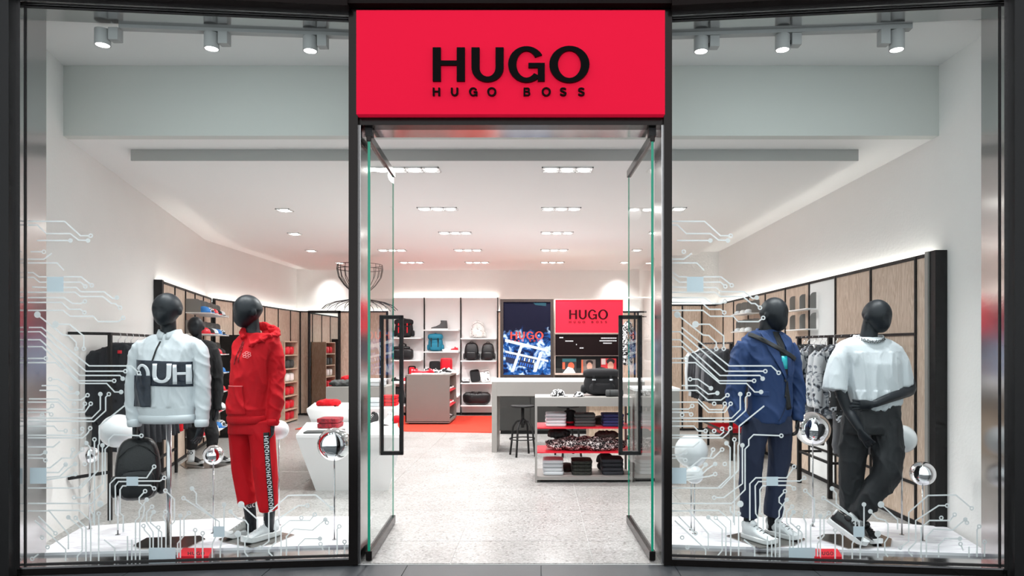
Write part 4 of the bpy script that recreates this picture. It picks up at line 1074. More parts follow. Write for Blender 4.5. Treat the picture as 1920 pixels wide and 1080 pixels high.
def backpack(loc, w, h, d, m, label, m2=None, rotz=0.0, flap=False, red=None, group=None):
    m2 = m2 or m
    t = thing('backpack', label, 'backpack', loc, rotz, group)
    MB().rbox((0, 0, h*0.47), (w, d, h*0.94), 3.6, 8, fn=lambda v: (v.x*(1-0.14*max(0, v.z)), v.y*(1-0.25*max(0, v.z)), v.z)).build('body', m, t, True)
    MB().rbox((0, -d*0.5, h*0.26), (w*0.72, d*0.36, h*0.42), 4, 6).build('front_pocket', m2, t, True)
    for s in (-1, 1): MB().rbox((s*w*0.5, 0, h*0.22), (w*0.18, d*0.6, h*0.32), 3.5, 4).build('side_pocket', m2, t, True)
    MB().tube([(-w*.12, 0.0, h*.90), (-w*.11, 0, h*.97), (0, 0, h), (w*.11, 0, h*.97), (w*.12, 0, h*.90)], w*0.022, 8).build('handle', m2, t, True)
    MB().tube([(-w*.42, -d*.40, h*.66), (-w*.2, -d*.52, h*.80), (0, -d*.5, h*.85), (w*.2, -d*.52, h*.80), (w*.42, -d*.40, h*.66)], w*0.010, 6).build('zip', red or print_k, t)
    if flap:
        MB().rbox((0, -d*0.10, h*0.80), (w*1.06, d*1.0, h*0.36), 3.2, 6).build('flap', m, t, True)
        for s in (-1, 1):
            MB().box(s*w*.24-w*.03, s*w*.24+w*.03, -d*.68, -d*.62, h*.24, h*.74).build('strap', red or m2, t)
            MB().rbox((s*w*.24, -d*.70, h*.58), (w*.10, d*.06, h*.07), 5, 3).build('buckle', chrome_m if not red else print_k, t)
    return t
def cap(loc, r, m, label, rotz=0.0, group=None):
    t = thing('cap', label, 'cap', loc, rotz, group)
    MB().lathe([(r, 0.0), (r*1.0, r*.25), (r*.88, r*.62), (r*.55, r*.88), (r*.08, r*.97)], n=20).build('crown', m, t, True)
    b = MB(); pts = [(r*.92*math.cos(a), r*.92*math.sin(a)) for a in [PI+PI*k/12 for k in range(13)]]
    pts2 = [(r*.92*math.cos(a)*0.95, -r*.5+r*1.05*math.sin(a)) for a in [2*PI-PI*k/12 for k in range(13)]]
    b.prism(pts+pts2, lambda p: Vector((p[0], p[1], 0.002)), lambda p: Vector((p[0], p[1], 0.010))).build('brim', m, t)
    return t
def sneaker(loc, L, ang, mu, ms, label, group=None, height=0.10, cat='shoe', lace=True):
    t = thing('sneaker', label, cat, loc, ang, group)
    shoe(t, (-L/2, 0, 0), (L/2, 0, 0), mu, ms, 0.0, name='upper', height=height, lace=lace)
    return t
fold_cache = {}
def folded(loc, w, d, h, m, label, rotz=0.0, group=None):
    key = (round(w, 3), round(d, 3), round(h, 3), m.name)
    if key not in fold_cache:
        mb = MB(); mb.rbox((0, 0, h/2), (w, d, h), 11, 10, fn=lambda v: (v.x*(1+0.012*math.sin(v.z*3)), v.y, v.z*(0.93+0.07*math.cos(v.x*1.3))))
        o = mb.build('folded_garment', m, None, True); fold_cache[key] = o
    else:
        o = fold_cache[key].copy(); C.objects.link(o)
    o.location = loc; o.rotation_euler = (0, 0, rotz); tag(o, label, 'garment', group); return o
ORD = ['bottom', 'second', 'third', 'top', 'fifth']
def stack(px0, px1, z, Y, n, h, d, m, desc, group, jit=0.004):
    w = X(px1, Y)-X(px0, Y); xc = X((px0+px1)/2, Y)
    for k in range(n):
        nm = 'top' if k == n-1 else ORD[k]
        folded((xc+random.uniform(-jit, jit), Y+d/2+random.uniform(-jit, jit), z+k*(h+0.0015)+0.001), w, d, h, m, '%s, %s of pile' % (desc, nm), random.uniform(-0.02, 0.02), group)
def heap(name, loc, d, m, label, cat='garment', seed=0.0, amp=0.25, vox=0.012, group=None):
    mb = MB(); mb.rbox((0, 0, d[2]/2), d, 2.6, 10)
    o = remesh(mb, name, m, None, vox, 1, lambda c: max(d)*amp*0.25*(noise.noise(Vector((c.x*14/max(d)*0.6+seed, c.y*14/max(d)*0.6, c.z*20+seed)))), loc=loc)
    zmin = min(v.co.z for v in o.data.vertices)
    for v in o.data.vertices: v.co.z = max(v.co.z, 0.0)
    return tag(o, label, cat, group)

# ------------------------------------------------------------------ white back shelving
YS = 15.57; YSF = 15.22
bays = [(735, 793), (795.5, 862), (864.5, 932)]
shelves = [[633, 675, 717.6, 760], [618, 659, 701, 743], [634, 676, 718, 760]]
SZ = {}
nm = ['left', 'middle', 'right']
for i, (l, r) in enumerate(bays):
    x0, x1 = X(l, 15.4), X(r, 15.4)
    u = thing('shelving_bay', 'white wall shelving bay with open shelves, %s of the three at the back' % nm[i], 'shelf', ((x0+x1)/2, YS, 0))
    cx_ = (x0+x1)/2; h = (x1-x0)/2
    part('back_panel', -h, h, -0.03, 0.0, 0.05, 2.67, white_m, u)
    part('plinth', -h, h, -0.05, 0.0, 0.0, 0.05, black_m, u)
    part('light_strip', -h+.02, h-.02, -0.022, -0.008, 2.67, 2.68, strip_m, u)
    part('upright', h-0.004, h+0.014, -0.05, 0.0, 0.0, 2.67, black_m, u)
    for k, py in enumerate(shelves[i]):
        z = Z(py, YSF); SZ[(i, k)] = z
        part('shelf', -h+0.01, h-0.012, YSF-YS, -0.03, z-0.026, z, white_m, u)
def on(px0, px1, py0, i, k, y=15.36):
    """x centre, width, height of a thing seen between px0..px1 with top py0 on shelf k of bay i"""
    z = SZ[(i, k)]+0.001; return (X((px0+px1)/2, y), y, z), X(px1, y)-X(px0, y), Z(py0, y)-z
l, w, h = on(738, 777, 597, 0, 0); backpack(l, w*.86, h, 0.2, black_f, 'black backpack with red straps on the top left shelf', red=redgl_m, m2=black_f, flap=True)
l, w, h = on(735, 775, 643, 0, 1)
t = thing('holdall', 'black leather holdall with two handles on the second left shelf', 'bag', l)
MB().rbox((0, 0, h*.34), (w, 0.2, h*.68), 5, 7).build('body', blackl_m, t, True)
MB().rbox((-w*.05, -0.01, h*.70), (w*.8, 0.16, h*.22), 4, 6).build('lid', blackl_m, t, True)
for yy in (-0.05, 0.05): MB().tube([(-w*.16, yy, h*.72), (-w*.14, yy, h*.92), (0, yy, h), (w*.14, yy, h*.92), (w*.16, yy, h*.72)], 0.011, 8).build('handle', blackl_m, t, True)
l, w, h = on(765, 780, 686, 0, 2)
t = thing('tablet_case', 'upright red tablet case with black border on the third left shelf', 'case', l)
MB().rbox((0, 0, h/2), (w, 0.03, h), 8, 5).build('shell', black_f, t); MB().rbox((0, -0.012, h/2), (w*.72, 0.014, h*.86), 8, 4).build('front', redgl_m, t)
l, w, h = on(738, 760, 700, 0, 2); sneaker((l[0]-0.06, 15.36, l[2]), 0.24, 0.3, black_f, sole_w, 'black sneaker with white sole on the third left shelf')
l, w, h = on(753, 762, 700, 0, 2); sneaker((l[0]+0.06, 15.42, l[2]), 0.2, 0.2, redgl_m, sole_w, 'red sneaker beside the tablet case on the left shelf')
l, w, h = on(733, 760, 723, 0, 3); backpack(l, w*.9, h, 0.2, black_f, 'black backpack on the lowest shelf of the left bay')
# boot
l, w, h = on(808, 840, 601, 1, 0)
t = thing('chelsea_boot', 'dark grey ankle boot with white sole on the middle bay top shelf', 'boot', l, PI)
mb = MB(); L = w
def bo(zs): return zs
mb.loft([ell((0.00*L-L*.02*(1-q), 0, 0.02+zq), rx, 0.045, 16) for q, zq, rx in ((0, 0, L*.48), (0.2, 0.02, L*.47))])
ub = MB(); rings = []
for zq, x0q, x1q, ry in ((0.02, -L*.48, L*.5, .045), (0.05, -L*.48, L*.48, .046), (0.08, -L*.47, L*.2, .044), (0.12, -L*.46, -L*.02, .042), (h*.8, -L*.45, -L*.08, .042), (h, -L*.44, -L*.06, .042)):
    rings.append(ell(((x0q+x1q)/2, 0, zq), (x1q-x0q)/2, ry, 18))
ub.loft(rings).build('upper', mat('boot_grey', (74, 74, 76), 0.4), t, True)
so = MB(); so.loft([ell((0.0, 0, zq), L*.5+g_, 0.048+g_, 20, 3) for zq, g_ in ((0, 0), (0.008, 0.004), (0.026, 0.003))]).build('sole', sole_w, t)
MB().rbox((-L*.26, -0.041, h*.62), (L*.16, 0.012, h*.4), 4, 4).build('elastic', print_k, t)
l, w, h = on(801, 832, 625, 1, 1); backpack((l[0], 15.38, l[2]), w*.86, h, 0.22, teal_m, 'teal blue canvas backpack with black straps on the middle shelf', flap=True, m2=teal_m, red=print_k)
for k, (pc, mu, lb) in enumerate(((838, shoe_w, 'white sneaker beside the teal backpack'), (851, redgl_m, 'red sneaker at the right end of the teal backpack shelf'))):
    sneaker((X(pc, 15.33), 15.33, SZ[(1, 1)]+.001), 0.2, PI+0.4*k, mu, sole_w, lb, height=0.085)
for px0, px1, py, m_, lb in ((805, 826, 677, black_f, 'black upright case on the middle bay shelf behind the gondola'), (826, 848, 671, redgl_m, 'red upright case on the middle bay shelf behind the gondola')):
    l, w, h = on(px0, px1, py, 1, 2)
    t = thing('laptop_case', lb, 'case', l); MB().rbox((0, 0, h/2), (w, 0.05, h), 8, 5).build('body', m_, t, True); MB().tube([(-w*.4, -0.026, h*.1), (-w*.4, -0.026, h*.9), (w*.4, -0.026, h*.9), (w*.4, -0.026, h*.1)], 0.004, 6).build('zip', print_k, t)
l, w, h = on(881, 911, 600, 2, 0); backpack(l, w*.86, h, 0.18, wprint_f, 'white backpack with scribbled black print on the top right shelf')
l, w, h = on(869, 899, 640, 2, 1); backpack((l[0], 15.38, l[2]), w*.88, h, 0.2, blackl_m, 'left one of two black backpacks on the right bay shelf')
l, w, h = on(901, 929, 641, 2, 1); backpack((l[0], 15.36, l[2]), w*.86, h, 0.2, blackl_m, 'right one of two black backpacks on the right bay shelf')
for px0, px1, m_, lb in ((883, 901, black_f, 'black leaning pouch on the third right shelf'), (902, 920, wprint_f, 'patterned grey leaning pouch on the third right shelf')):
    l, w, h = on(px0, px1, 691, 2, 2)
    t = thing('pouch', lb, 'pouch', (l[0], 15.40, l[2])); t.rotation_euler = (math.radians(-12), math.radians(-9), 0)
    MB().rbox((0, 0, h*.49), (w, 0.06, h*.9), 6, 6).build('body', m_, t, True); MB().tube([(-w*.45, -0.03, h*.8), (w*.45, -0.03, h*.8)], 0.005, 6).build('zip', print_k, t)
sneaker((X(873, 15.3), 15.3, SZ[(2, 2)]+.001), 0.17, PI, shoe_w, sole_k, 'small white sneaker at the left end of the third right shelf', height=0.07)
l, w, h = on(867, 921, 733, 2, 3)
t = thing('duffle_bag', 'black shiny duffle bag on the lowest right shelf', 'bag', l)
MB().rbox((0, 0, h*.46), (w*.96, 0.24, h*.92), 3.6, 9, fn=lambda v: (v.x*(1+0.06*v.z), v.y, v.z*(1-0.06*math.cos(v.x*5)))).build('body', blackl_m, t, True)
for s in (-1, 1): MB().tube([(s*w*.12-0.05, -0.1, h*.75), (s*w*.12-0.03, -0.08, h*.95), (s*w*.12+0.03, -0.08, h*.95), (s*w*.12+0.05, -0.1, h*.75)], 0.012, 8).build('handle', blackl_m, t, True)
MB().tube([(-w*.4, 0, h*.9), (0, 0, h*.93), (w*.4, 0, h*.9)], 0.005, 6).build('zip', print_k, t)

# ------------------------------------------------------------------ grey gondola
gx0, gx1, gy0, gy1, gh = X(760, 13.5), X(843, 13.5), 13.5, 14.6, 0.95
g_ = thing('gondola', 'grey closed gondola with red shelves on its right side, on the orange carpet', 'display unit', ((gx0+gx1)/2, (gy0+gy1)/2, 0.012))
hx, hy = (gx1-gx0)/2, (gy1-gy0)/2
part('front_panel', -hx, hx, -hy, -hy+0.03, 0.05, gh, grey_m, g_); part('rear_panel', -hx, hx, hy-0.03, hy, 0.05, gh, grey_m, g_)
part('top', -hx, hx, -hy, hy, gh, gh+0.03, grey_m, g_); part('bottom', -hx, hx, -hy, hy, 0.03, 0.06, grey_m, g_)
part('divider', -0.02, 0.02, -hy+.03, hy-.03, 0.06, gh, grey_m, g_); part('plinth', -hx+.06, hx-.06, -hy+.06, hy-.06, 0.0, 0.03, black_m, g_)
part('left_panel', -hx, -hx+0.02, -hy, hy, 0.06, gh, grey_m, g_)
for z in (0.34, 0.64): part('shelf', 0.02, hx-0.01, -hy+.03, hy-.03, z, z+0.022, redsh_m, g_)
k = 0
for z, m_, cn in ((0.062, shoe_w, 'white'), (0.364, redgl_m, 'red'), (0.664, black_f, 'black')):
    for yy, pn in ((-0.36, 'front'), (0.0, 'middle'), (0.34, 'rear')):
        sneaker(((gx0+gx1)/2+hx-0.17, (gy0+gy1)/2+yy, z+0.013), 0.26, 0.15, m_, sole_w if cn != 'white' else sole_k, '%s sneaker, %s one on the %s side shelf of the gondola' % (cn, pn, {'white': 'lowest', 'red': 'middle', 'black': 'highest'}[cn]), 'sneakers in the gondola')
zt = gh+0.043
for px, Yg, ang, m_, lb in ((790, 13.75, 0.2, redgl_m, 'red sneaker at the front left of the gondola top'), (807, 13.72, 2.8, redgl_m, 'second red sneaker on the gondola top'), (812, 14.0, 0.5, black_f, 'black sneaker on the gondola top'),
        (826, 13.75, 0.3, bw_f, 'black and white sneaker at the front of the gondola top'), (834, 14.1, 2.9, shoe_w, 'white sneaker at the back of the gondola top'), (850, 14.25, 0.4, shoe_w, 'white sneaker at the right rear corner of the gondola top'), (844, 13.95, -0.5, black_f, 'dark sneaker at the right of the gondola top')):
    sneaker((X(px, Yg)-0.05, Yg, zt), 0.28, ang, m_, sole_w, lb, 'sneakers on the gondola top')

# ------------------------------------------------------------------ white faceted plinths
def facet_plinth(name, label, top, bot, z1, z0=0.0):
    """tapering block: top and bottom outlines as 4 points"""
    t = thing(name, label, 'plinth', (sum(p[0] for p in top)/4, sum(p[1] for p in top)/4, 0))
    o = t.location
    mb = MB(); mb.loft([[Vector((p[0]-o.x, p[1]-o.y, z0)) for p in bot], [Vector((p[0]-o.x, p[1]-o.y, z1-0.03)) for p in top]])
    mb.build('body', white_m, t)
    mb = MB(); mb.loft([[Vector((p[0]-o.x, p[1]-o.y, z1-0.03)) for p in top], [Vector((p[0]-o.x, p[1]-o.y, z1)) for p in top]])
    mb.build('top', white_m, t)
    return t
facet_plinth('display_plinth', 'low white faceted plinth tapering to its foot, with plaid shirts on it',
    [(X(555, 7.2), 7.2), (X(755, 7.2), 7.2), (X(742, 8.4), 8.4), (X(575, 8.4), 8.4)], [(X(592, 7.35), 7.35), (X(728, 7.35), 7.35), (-1.75, 8.2), (-2.5, 8.2)], 0.62)
facet_plinth('display_plinth', 'taller white faceted plinth behind the low one, with a red garment on it',
    [(X(575, 8.45), 8.45), (X(750, 8.45), 8.45), (X(748, 9.4), 9.4), (X(590, 9.4), 9.4)], [(-2.6, 8.6), (-1.95, 8.6), (-1.95, 9.3), (-2.6, 9.3)], 0.78)
Yp = 7.85
stack(594, 634, 0.621, 7.75, 2, 0.055, 0.26, maroon_f, 'maroon plaid shirt folded on the low white plinth', 'folded plaid shirts', 0.008)
for k, (px0, px1, yy, m_, lb) in enumerate(((572, 612, 7.3, dgrey_f, 'dark grey flat folder at the front left of the low white plinth'), (612, 645, 7.42, greyd_m, 'charcoal flat folder right of the dark grey one on the plinth'))):
    folded((X((px0+px1)/2, yy+.1), yy+.1, 0.621), X(px1, yy)-X(px0, yy), 0.2, 0.014, m_, lb, 0.1)
sneaker((X(697, 8.15), 8.15, 0.621), 0.28, -PI/2-0.25, black_f, sole_w, 'black sneaker on the white plinth behind the left door', height=0.13)
sneaker((X(728, 8.15), 8.15, 0.621), 0.28, -PI/2-0.1, shoe_w, sole_w, 'white sneaker on the white plinth behind the left door handle', height=0.13)
heap('folded_hoodie', (X(684, 8.3), 8.3, 0.621), (0.16, 0.12, 0.09), red_f, 'red cap-like folded piece left of the black sneaker', seed=5)
heap('folded_hoodie', (X(742, 8.3), 8.3, 0.621), (0.16, 0.12, 0.09), red_f, 'red folded piece right of the white sneaker', seed=6)
heap('folded_sweater', (X(619, 8.9), 8.85, 0.781), (0.30, 0.26, 0.085), red_f, 'orange-red crumpled sweater on the taller white plinth', seed=2)
folded((X(605, 8.6), 8.6, 0.781), 0.26, 0.16, 0.012, whitem_m, 'white flat sheet lying in front of the red sweater', 0.1)
stack(684, 712, 0.781, 8.75, 2, 0.05, 0.22, white_f, 'white folded shirt on the taller plinth behind the left door', 'shirts behind the left door')
stack(714, 742, 0.781, 8.8, 3, 0.045, 0.22, red_f, 'red folded shirt on the taller plinth behind the left door handle', 'shirts behind the left door')
# grey tables further back
def box_table(label, x0, x1, y0, y1, z, m, name='display_table'):
    t = thing(name, label, 'table', ((x0+x1)/2, (y0+y1)/2, 0)); hx, hy = (x1-x0)/2, (y1-y0)/2
    part('top', -hx, hx, -hy, hy, z-0.04, z, m, t); 
    for s in (-1, 1): part('side_panel', *sorted((s*hx, s*(hx-0.03))), -hy, hy, 0.0, z-0.04, m, t)
    part('front_panel', -hx+.03, hx-.03, -hy, -hy+0.02, 0.02, z-0.04, m, t)
    return t
box_table('grey display table behind the white plinths on the left', X(611, 11.0), X(722, 11.0), 11.0, 11.8, 0.90, grey2_m)
heap('folded_jeans', (X(640, 11.2), 11.25, 0.901), (0.42, 0.3, 0.10), dgrey_f, 'dark grey crumpled jeans on the grey display table', seed=3)
heap('folded_scarf', (X(655, 11.6), 11.62, 0.901), (0.3, 0.2, 0.16), red_f, 'dark red folded scarf on the grey table rear', seed=9)
stack(690, 718, 0.901, 11.1, 2, 0.06, 0.3, white_f, 'white folded sweater on the grey table behind the left door', 'sweaters on the grey table')

# ------------------------------------------------------------------ wire pendant
yl = 12.5
lp = thing('wire_pendant', 'black wire pendant shaped like an hourglass hanging at the back left', 'pendant', (X(675, yl), yl, Z(560, yl)))
prof = [(0.40, Z(497, yl)), (0.41, Z(505, yl)), (0.38, Z(520, yl)), (0.28, Z(535, yl)), (0.15, Z(548, yl)), (0.05, Z(556, yl)), (0.06, Z(560, yl)), (0.25, Z(563, yl)), (0.45, Z(567, yl)), (0.60, Z(573, yl)), (0.68, Z(581, yl))]
zo = Z(560, yl)
for k in range(22):
    a = 2*PI*k/22
    MB().tube([(r*math.cos(a), r*math.sin(a), z-zo) for r, z in prof], 0.006, 5).build('wire', black_m, lp)
for r, z in ((0.40, Z(497, yl)), (0.41, Z(505, yl))):
    MB().tube([(r*math.cos(2*PI*k/32), r*math.sin(2*PI*k/32), z-zo) for k in range(33)], 0.006, 5).build('hoop', black_m, lp)
MB().tube([(0.05*math.cos(2*PI*k/16), 0.05*math.sin(2*PI*k/16), 0) for k in range(17)], 0.008, 5).build('waist_ring', black_m, lp)
for s in (-1, 1): MB().tube([(s*0.03, 0, 0), (s*0.10, 0, -0.25), (s*0.12, 0, -0.58)], 0.006, 5).build('hanging_wire', black_m, lp)
MB().tube([(0, 0, 0), (0, 0, 3.22-zo)], 0.005, 6).build('cable', black_m, lp)

# ------------------------------------------------------------------ cash desk, stools, back unit
dz = 1.06; dx0, dx1 = X(922, 10.0), X(1205, 10.2)
dk = thing('cash_desk', 'long white and grey cash desk open at knee height behind the low fixture', 'desk', ((dx0+dx1)/2, 10.38, 0)); hx = (dx1-dx0)/2
part('worktop', -hx, hx, -0.38, 0.38, dz-0.03, dz, white_m, dk, bevel=0.003); part('front_apron', -hx+.076, hx-.076, -0.375, -0.35, dz-0.235, dz-0.031, grey2_m, dk)
part('side_panel', -hx, -hx+0.075, -0.375, 0.375, 0.0, dz-0.031, grey2_m, dk); part('side_panel', hx-0.075, hx, -0.375, 0.375, 0.0, dz-0.031, grey2_m, dk)
part('rear_apron', -hx+.08, hx-.08, 0.35, 0.37, dz-0.3, dz-0.031, grey_m, dk)
part('oak_pedestal', X(1103, 10.3)-(dx0+dx1)/2, X(1170, 10.3)-(dx0+dx1)/2, -0.2, 0.34, 0.0, dz-0.24, wood2_m, dk)
cb = thing('back_cabinet', 'low charcoal cabinet with doors behind the cash desk under the screen', 'cabinet', (0.4, 12.3, 0))
part('carcass', -1.1, 1.1, -0.2, 0.2, 0.06, 0.92, greyd_m, cb); part('plinth', -1.08, 1.08, -0.17, 0.2, 0.0, 0.06, black_m, cb)
for k in range(4):
    dd = part('door', -1.09+k*0.547, -1.09+k*0.547+0.537, -0.22, -0.2, 0.07, 0.90, greyd_m, cb); part('handle', -1.09+k*0.547+0.44, -1.09+k*0.547+0.50, -0.235, -0.22, 0.84, 0.86, black_m, dd)
part('top', -1.12, 1.12, -0.23, 0.22, 0.92, 0.95, black_m, cb)
def stool(px, Yf, label):
    t = thing('bar_stool', label, 'stool', (X(px, Yf), Yf, 0))
    MB().lathe([(0.05, 0.685), (0.165, 0.69), (0.172, 0.70), (0.172, 0.715), (0.16, 0.72), (0.02, 0.716)], n=28).build('seat', black_m, t, True)
    MB().cyl((0, 0), 0.022, 0.40, 0.69, 14).build('spindle', black_m, t, True); MB().cyl((0, 0), 0.04, 0.44, 0.52, 14).build('hub', black_m, t, True)
    for k in range(4):
        a = PI/4+k*PI/2+0.35; c, s = math.cos(a), math.sin(a)
        MB().tube([(c*.02, s*.02, 0.50), (c*.10, s*.10, 0.48), (c*.155, s*.155, 0.40), (c*.175, s*.175, 0.2), (c*.20, s*.20, 0.0)], 0.015, 8).build('leg', black_m, t, True)
    MB().tube([(0.185*math.cos(2*PI*k/28), 0.185*math.sin(2*PI*k/28), 0.24) for k in range(29)], 0.009, 6).build('foot_ring', black_m, t, True)
stool(980, 9.72, 'black metal bar stool left of the low fixture by the cash desk'); stool(1065, 9.70, 'black metal bar stool seen through the low fixture')

yu = 12.15
def zz(py): return Z(py, yu)
# screen
def mat_screen(w, h):
    m = bpy.data.materials.new('screen_picture'); m.use_nodes = True; nt = m.node_tree; b = nt.nodes['Principled BSDF']
    tc = nt.nodes.new('ShaderNodeTexCoord'); mp = nt.nodes.new('ShaderNodeMapping'); mp.inputs['Rotation'].default_value = (0, math.radians(-17), 0)
    nt.links.new(tc.outputs['Object'], mp.inputs[0])
    cmb = nt.nodes.new('ShaderNodeSeparateXYZ'); nt.links.new(mp.outputs[0], cmb.inputs[0]); c2 = nt.nodes.new('ShaderNodeCombineXYZ')
    nt.links.new(cmb.outputs[0], c2.inputs[0]); nt.links.new(cmb.outputs[2], c2.inputs[1])
    n0 = nt.nodes.new('ShaderNodeTexNoise'); n0.inputs['Scale'].default_value = 6.5; n0.inputs['Detail'].default_value = 4; n0.inputs['Distortion'].default_value = 1.0
    nt.links.new(c2.outputs[0], n0.inputs['Vector'])
    r0 = ramp(nt, [(0.0, rgb(3, 8, 26)), (0.40, rgb(6, 20, 60)), (0.52, rgb(30, 100, 180)), (0.62, rgb(215, 236, 255)), (1.0, rgb(240, 250, 255))])
    nt.links.new(n0.outputs['Fac'], r0.inputs[0])
    sp = nt.nodes.new('ShaderNodeSeparateXYZ'); nt.links.new(tc.outputs['Object'], sp.inputs[0])
    mr_ = nt.nodes.new('ShaderNodeMapRange'); mr_.inputs[1].default_value = -0.22; mr_.inputs[2].default_value = -0.12; mr_.inputs[3].default_value = 1.0; mr_.inputs[4].default_value = 0.0
    n9 = nt.nodes.new('ShaderNodeTexNoise'); n9.inputs['Scale'].default_value = 9.0; nt.links.new(tc.outputs['Object'], n9.inputs['Vector'])
    ma = nt.nodes.new('ShaderNodeMath'); ma.operation = 'MULTIPLY_ADD'; ma.inputs[1].default_value = -0.55
    nt.links.new(n9.outputs['Fac'], ma.inputs[0]); nt.links.new(sp.outputs[2], ma.inputs[2]); nt.links.new(ma.outputs[0], mr_.inputs[0])
    mx = nt.nodes.new('ShaderNodeMix'); mx.data_type = 'RGBA'; mx.inputs[6].default_value = rgb(8, 8, 20)
    nt.links.new(mr_.outputs[0], mx.inputs[0]); nt.links.new(r0.outputs[0], mx.inputs[7])
    nt.links.new(mx.outputs[2], b.inputs['Emission Color']); b.inputs['Emission Strength'].default_value = 0.95
    b.inputs['Base Color'].default_value = (0.01, 0.01, 0.02, 1); b.inputs['Roughness'].default_value = 0.3; b.inputs['Specular IOR Level'].default_value = 0.02
    return m
def em(name, c, s=1.0): return mat(name, (5, 5, 5), 0.4, emit=c, estr=s)
sx0, sx1 = X(938, yu), X(1038, yu); sz0, sz1 = zz(709), zz(561)
sc_ = thing('video_screen', 'tall video screen showing a night city picture with red lettering', 'screen', ((sx0+sx1)/2, yu, (sz0+sz1)/2)); hx, hz = (sx1-sx0)/2, (sz1-sz0)/2
part('housing', -hx, hx, 0.0, 0.10, -hz, hz, black_m, sc_)
for s in (-1, 1): part('bezel_side', *sorted((s*hx, s*(hx-0.055))), -0.02, 0.0, -hz, hz, mat('bezel_brown', (58, 46, 42), 0.35), sc_)
part('bezel_top', -hx+.055, hx-.055, -0.02, 0.0, hz-0.05, hz, MATS['bezel_brown'], sc_); part('bezel_bottom', -hx+.055, hx-.055, -0.02, 0.0, -hz, -hz+0.06, MATS['bezel_brown'], sc_)
pic = part('picture', -hx+.055, hx-.055, -0.006, -0.001, -hz+.06, hz-.05, mat_screen(2*hx, 2*hz), sc_)
ox = (sx0+sx1)/2; oz = (sz0+sz1)/2
white_e = em('picture_white', (225, 240, 255), 1.0); blue_e = em('picture_blue', (30, 110, 215), 0.9); navy_e = em('picture_navy', (8, 22, 70), 0.8); red_e = em('picture_red', (238, 70, 52), 1.0); teal_e = em('picture_teal', (10, 90, 110), 0.7)
def pquad(name, pts, m, y=-0.009, par=pic):
    P = [Vector((X(px, yu)-ox, 0, Z(py, yu)-oz)) for px, py in pts]
    return MB().prism(P, lambda p: Vector((p[0], -0.006, p[2])), lambda p: Vector((p[0], y, p[2]))).build(name, m, par)
pquad('street', [(947, 635), (1028, 655), (1028, 660), (947, 641)], white_e); pquad('street', [(947, 657), (1028, 675), (1028, 679), (947, 661)], white_e)
pquad('street', [(976, 646), (981, 647), (964, 697), (958, 697)], white_e, -0.0095); pquad('street', [(1012, 660), (1018, 661), (1006, 697), (999, 697)], white_e, -0.0095)
pquad('block_front', [(948, 662), (970, 667), (964, 683), (948, 679)], navy_e, -0.0085); pquad('block_front', [(977, 668), (1004, 674), (999, 691), (971, 685)], navy_e, -0.0085)
for k in range(6):
    pquad('lit_window', [(949+k*3.6, 663.5+k*.8), (951+k*3.6, 664+k*.8), (950+k*3.5, 669+k*.8), (948+k*3.5, 668.5+k*.8)], blue_e, -0.0105)
    pquad('lit_window', [(979+k*4.2, 669.5+k*.95), (981.4+k*4.2, 670+k*.95), (980+k*4.2, 676+k*.95), (977.6+k*4.2, 675.5+k*.95)], white_e if k % 2 else blue_e, -0.0105)
    pquad('lit_window', [(976+k*4.2, 679+k*.95), (978.4+k*4.2, 679.5+k*.95), (977+k*4.2, 685+k*.95), (974.6+k*4.2, 684.5+k*.95)], blue_e, -0.0105)
pquad('glow_patch', [(1000, 568), (1024, 568), (1024, 574), (1004, 572)], teal_e)
# lettering on the picture
tw = 0; 
for ch, px0, px1 in (('H', 957, 970), ('U', 973, 984), ('G', 987, 1001), ('O', 1003, 1019)):
    w_, qs = glyph(ch)
    letter_mb(qs, lambda p: (X(px0+(px1-px0)*p[0]/w_, yu)-ox, -0.012, Z(636-p[1]*14, yu)-oz), (0, -0.003, 0)).build('picture_letter', red_e, pic)
for k, ch in enumerate('HUGO BOSS'):
    if ch == ' ': continue
    w_, qs = glyph(ch)
    letter_mb(qs, lambda p: (X(957+k*7.2+p[0]*3, yu)-ox, -0.012, Z(640.5-p[1]*3, yu)-oz), (0, -0.003, 0)).build('picture_letter', red_e, pic)
# light box, letter board, book niche
bx0, bx1 = X(1040, yu), X(1169, yu); hx = (bx1-bx0)/2; ox = (bx0+bx1)/2
def framed(name, label, cat, py0, py1, mfront, fr=champ_m):
    z0, z1 = zz(py1), zz(py0); hz = (z1-z0)/2
    t = thing(name, label, cat, (ox, yu, (z0+z1)/2))
    part('box', -hx+.012, hx-.012, 0.0, 0.10, -hz+.012, hz-.012, black_m, t)
    fo = part('front', -hx+.012, hx-.012, -0.006, -0.0005, -hz+.012, hz-.012, mfront, t) if mfront else None
    for s in (-1, 1): part('frame_side', *sorted((s*hx, s*(hx-0.012))), -0.018, 0.10, -hz, hz, fr, t)
    for s in (-1, 1): part('frame_rail', -hx+.012, hx-.012, -0.018, 0.10, *sorted((s*hz, s*(hz-0.012))), fr, t)
    return t, (z0+z1)/2, hz
t, oz, hz = framed('light_box', 'glowing red light box with dark lettering right of the video screen', 'sign', 561, 625.5, mat('lightbox_red', (170, 24, 40), 0.5, emit=(246, 52, 74), estr=0.62, spec=0.1))
logo(t, X(1067, yu)-ox, Z(606, yu)-oz, X(1140, yu)-X(1067, yu), Z(581, yu)-Z(606, yu), -0.007, mat('logo_maroon', (52, 3, 12), 0.6, spec=0.1), 0.006)
t, oz, hz = framed('letter_board', 'dark brown board with small white printed lines under the light box', 'board', 626, 667.5, screen_dark, fr=mat('board_frame', (120, 104, 98), 0.4))
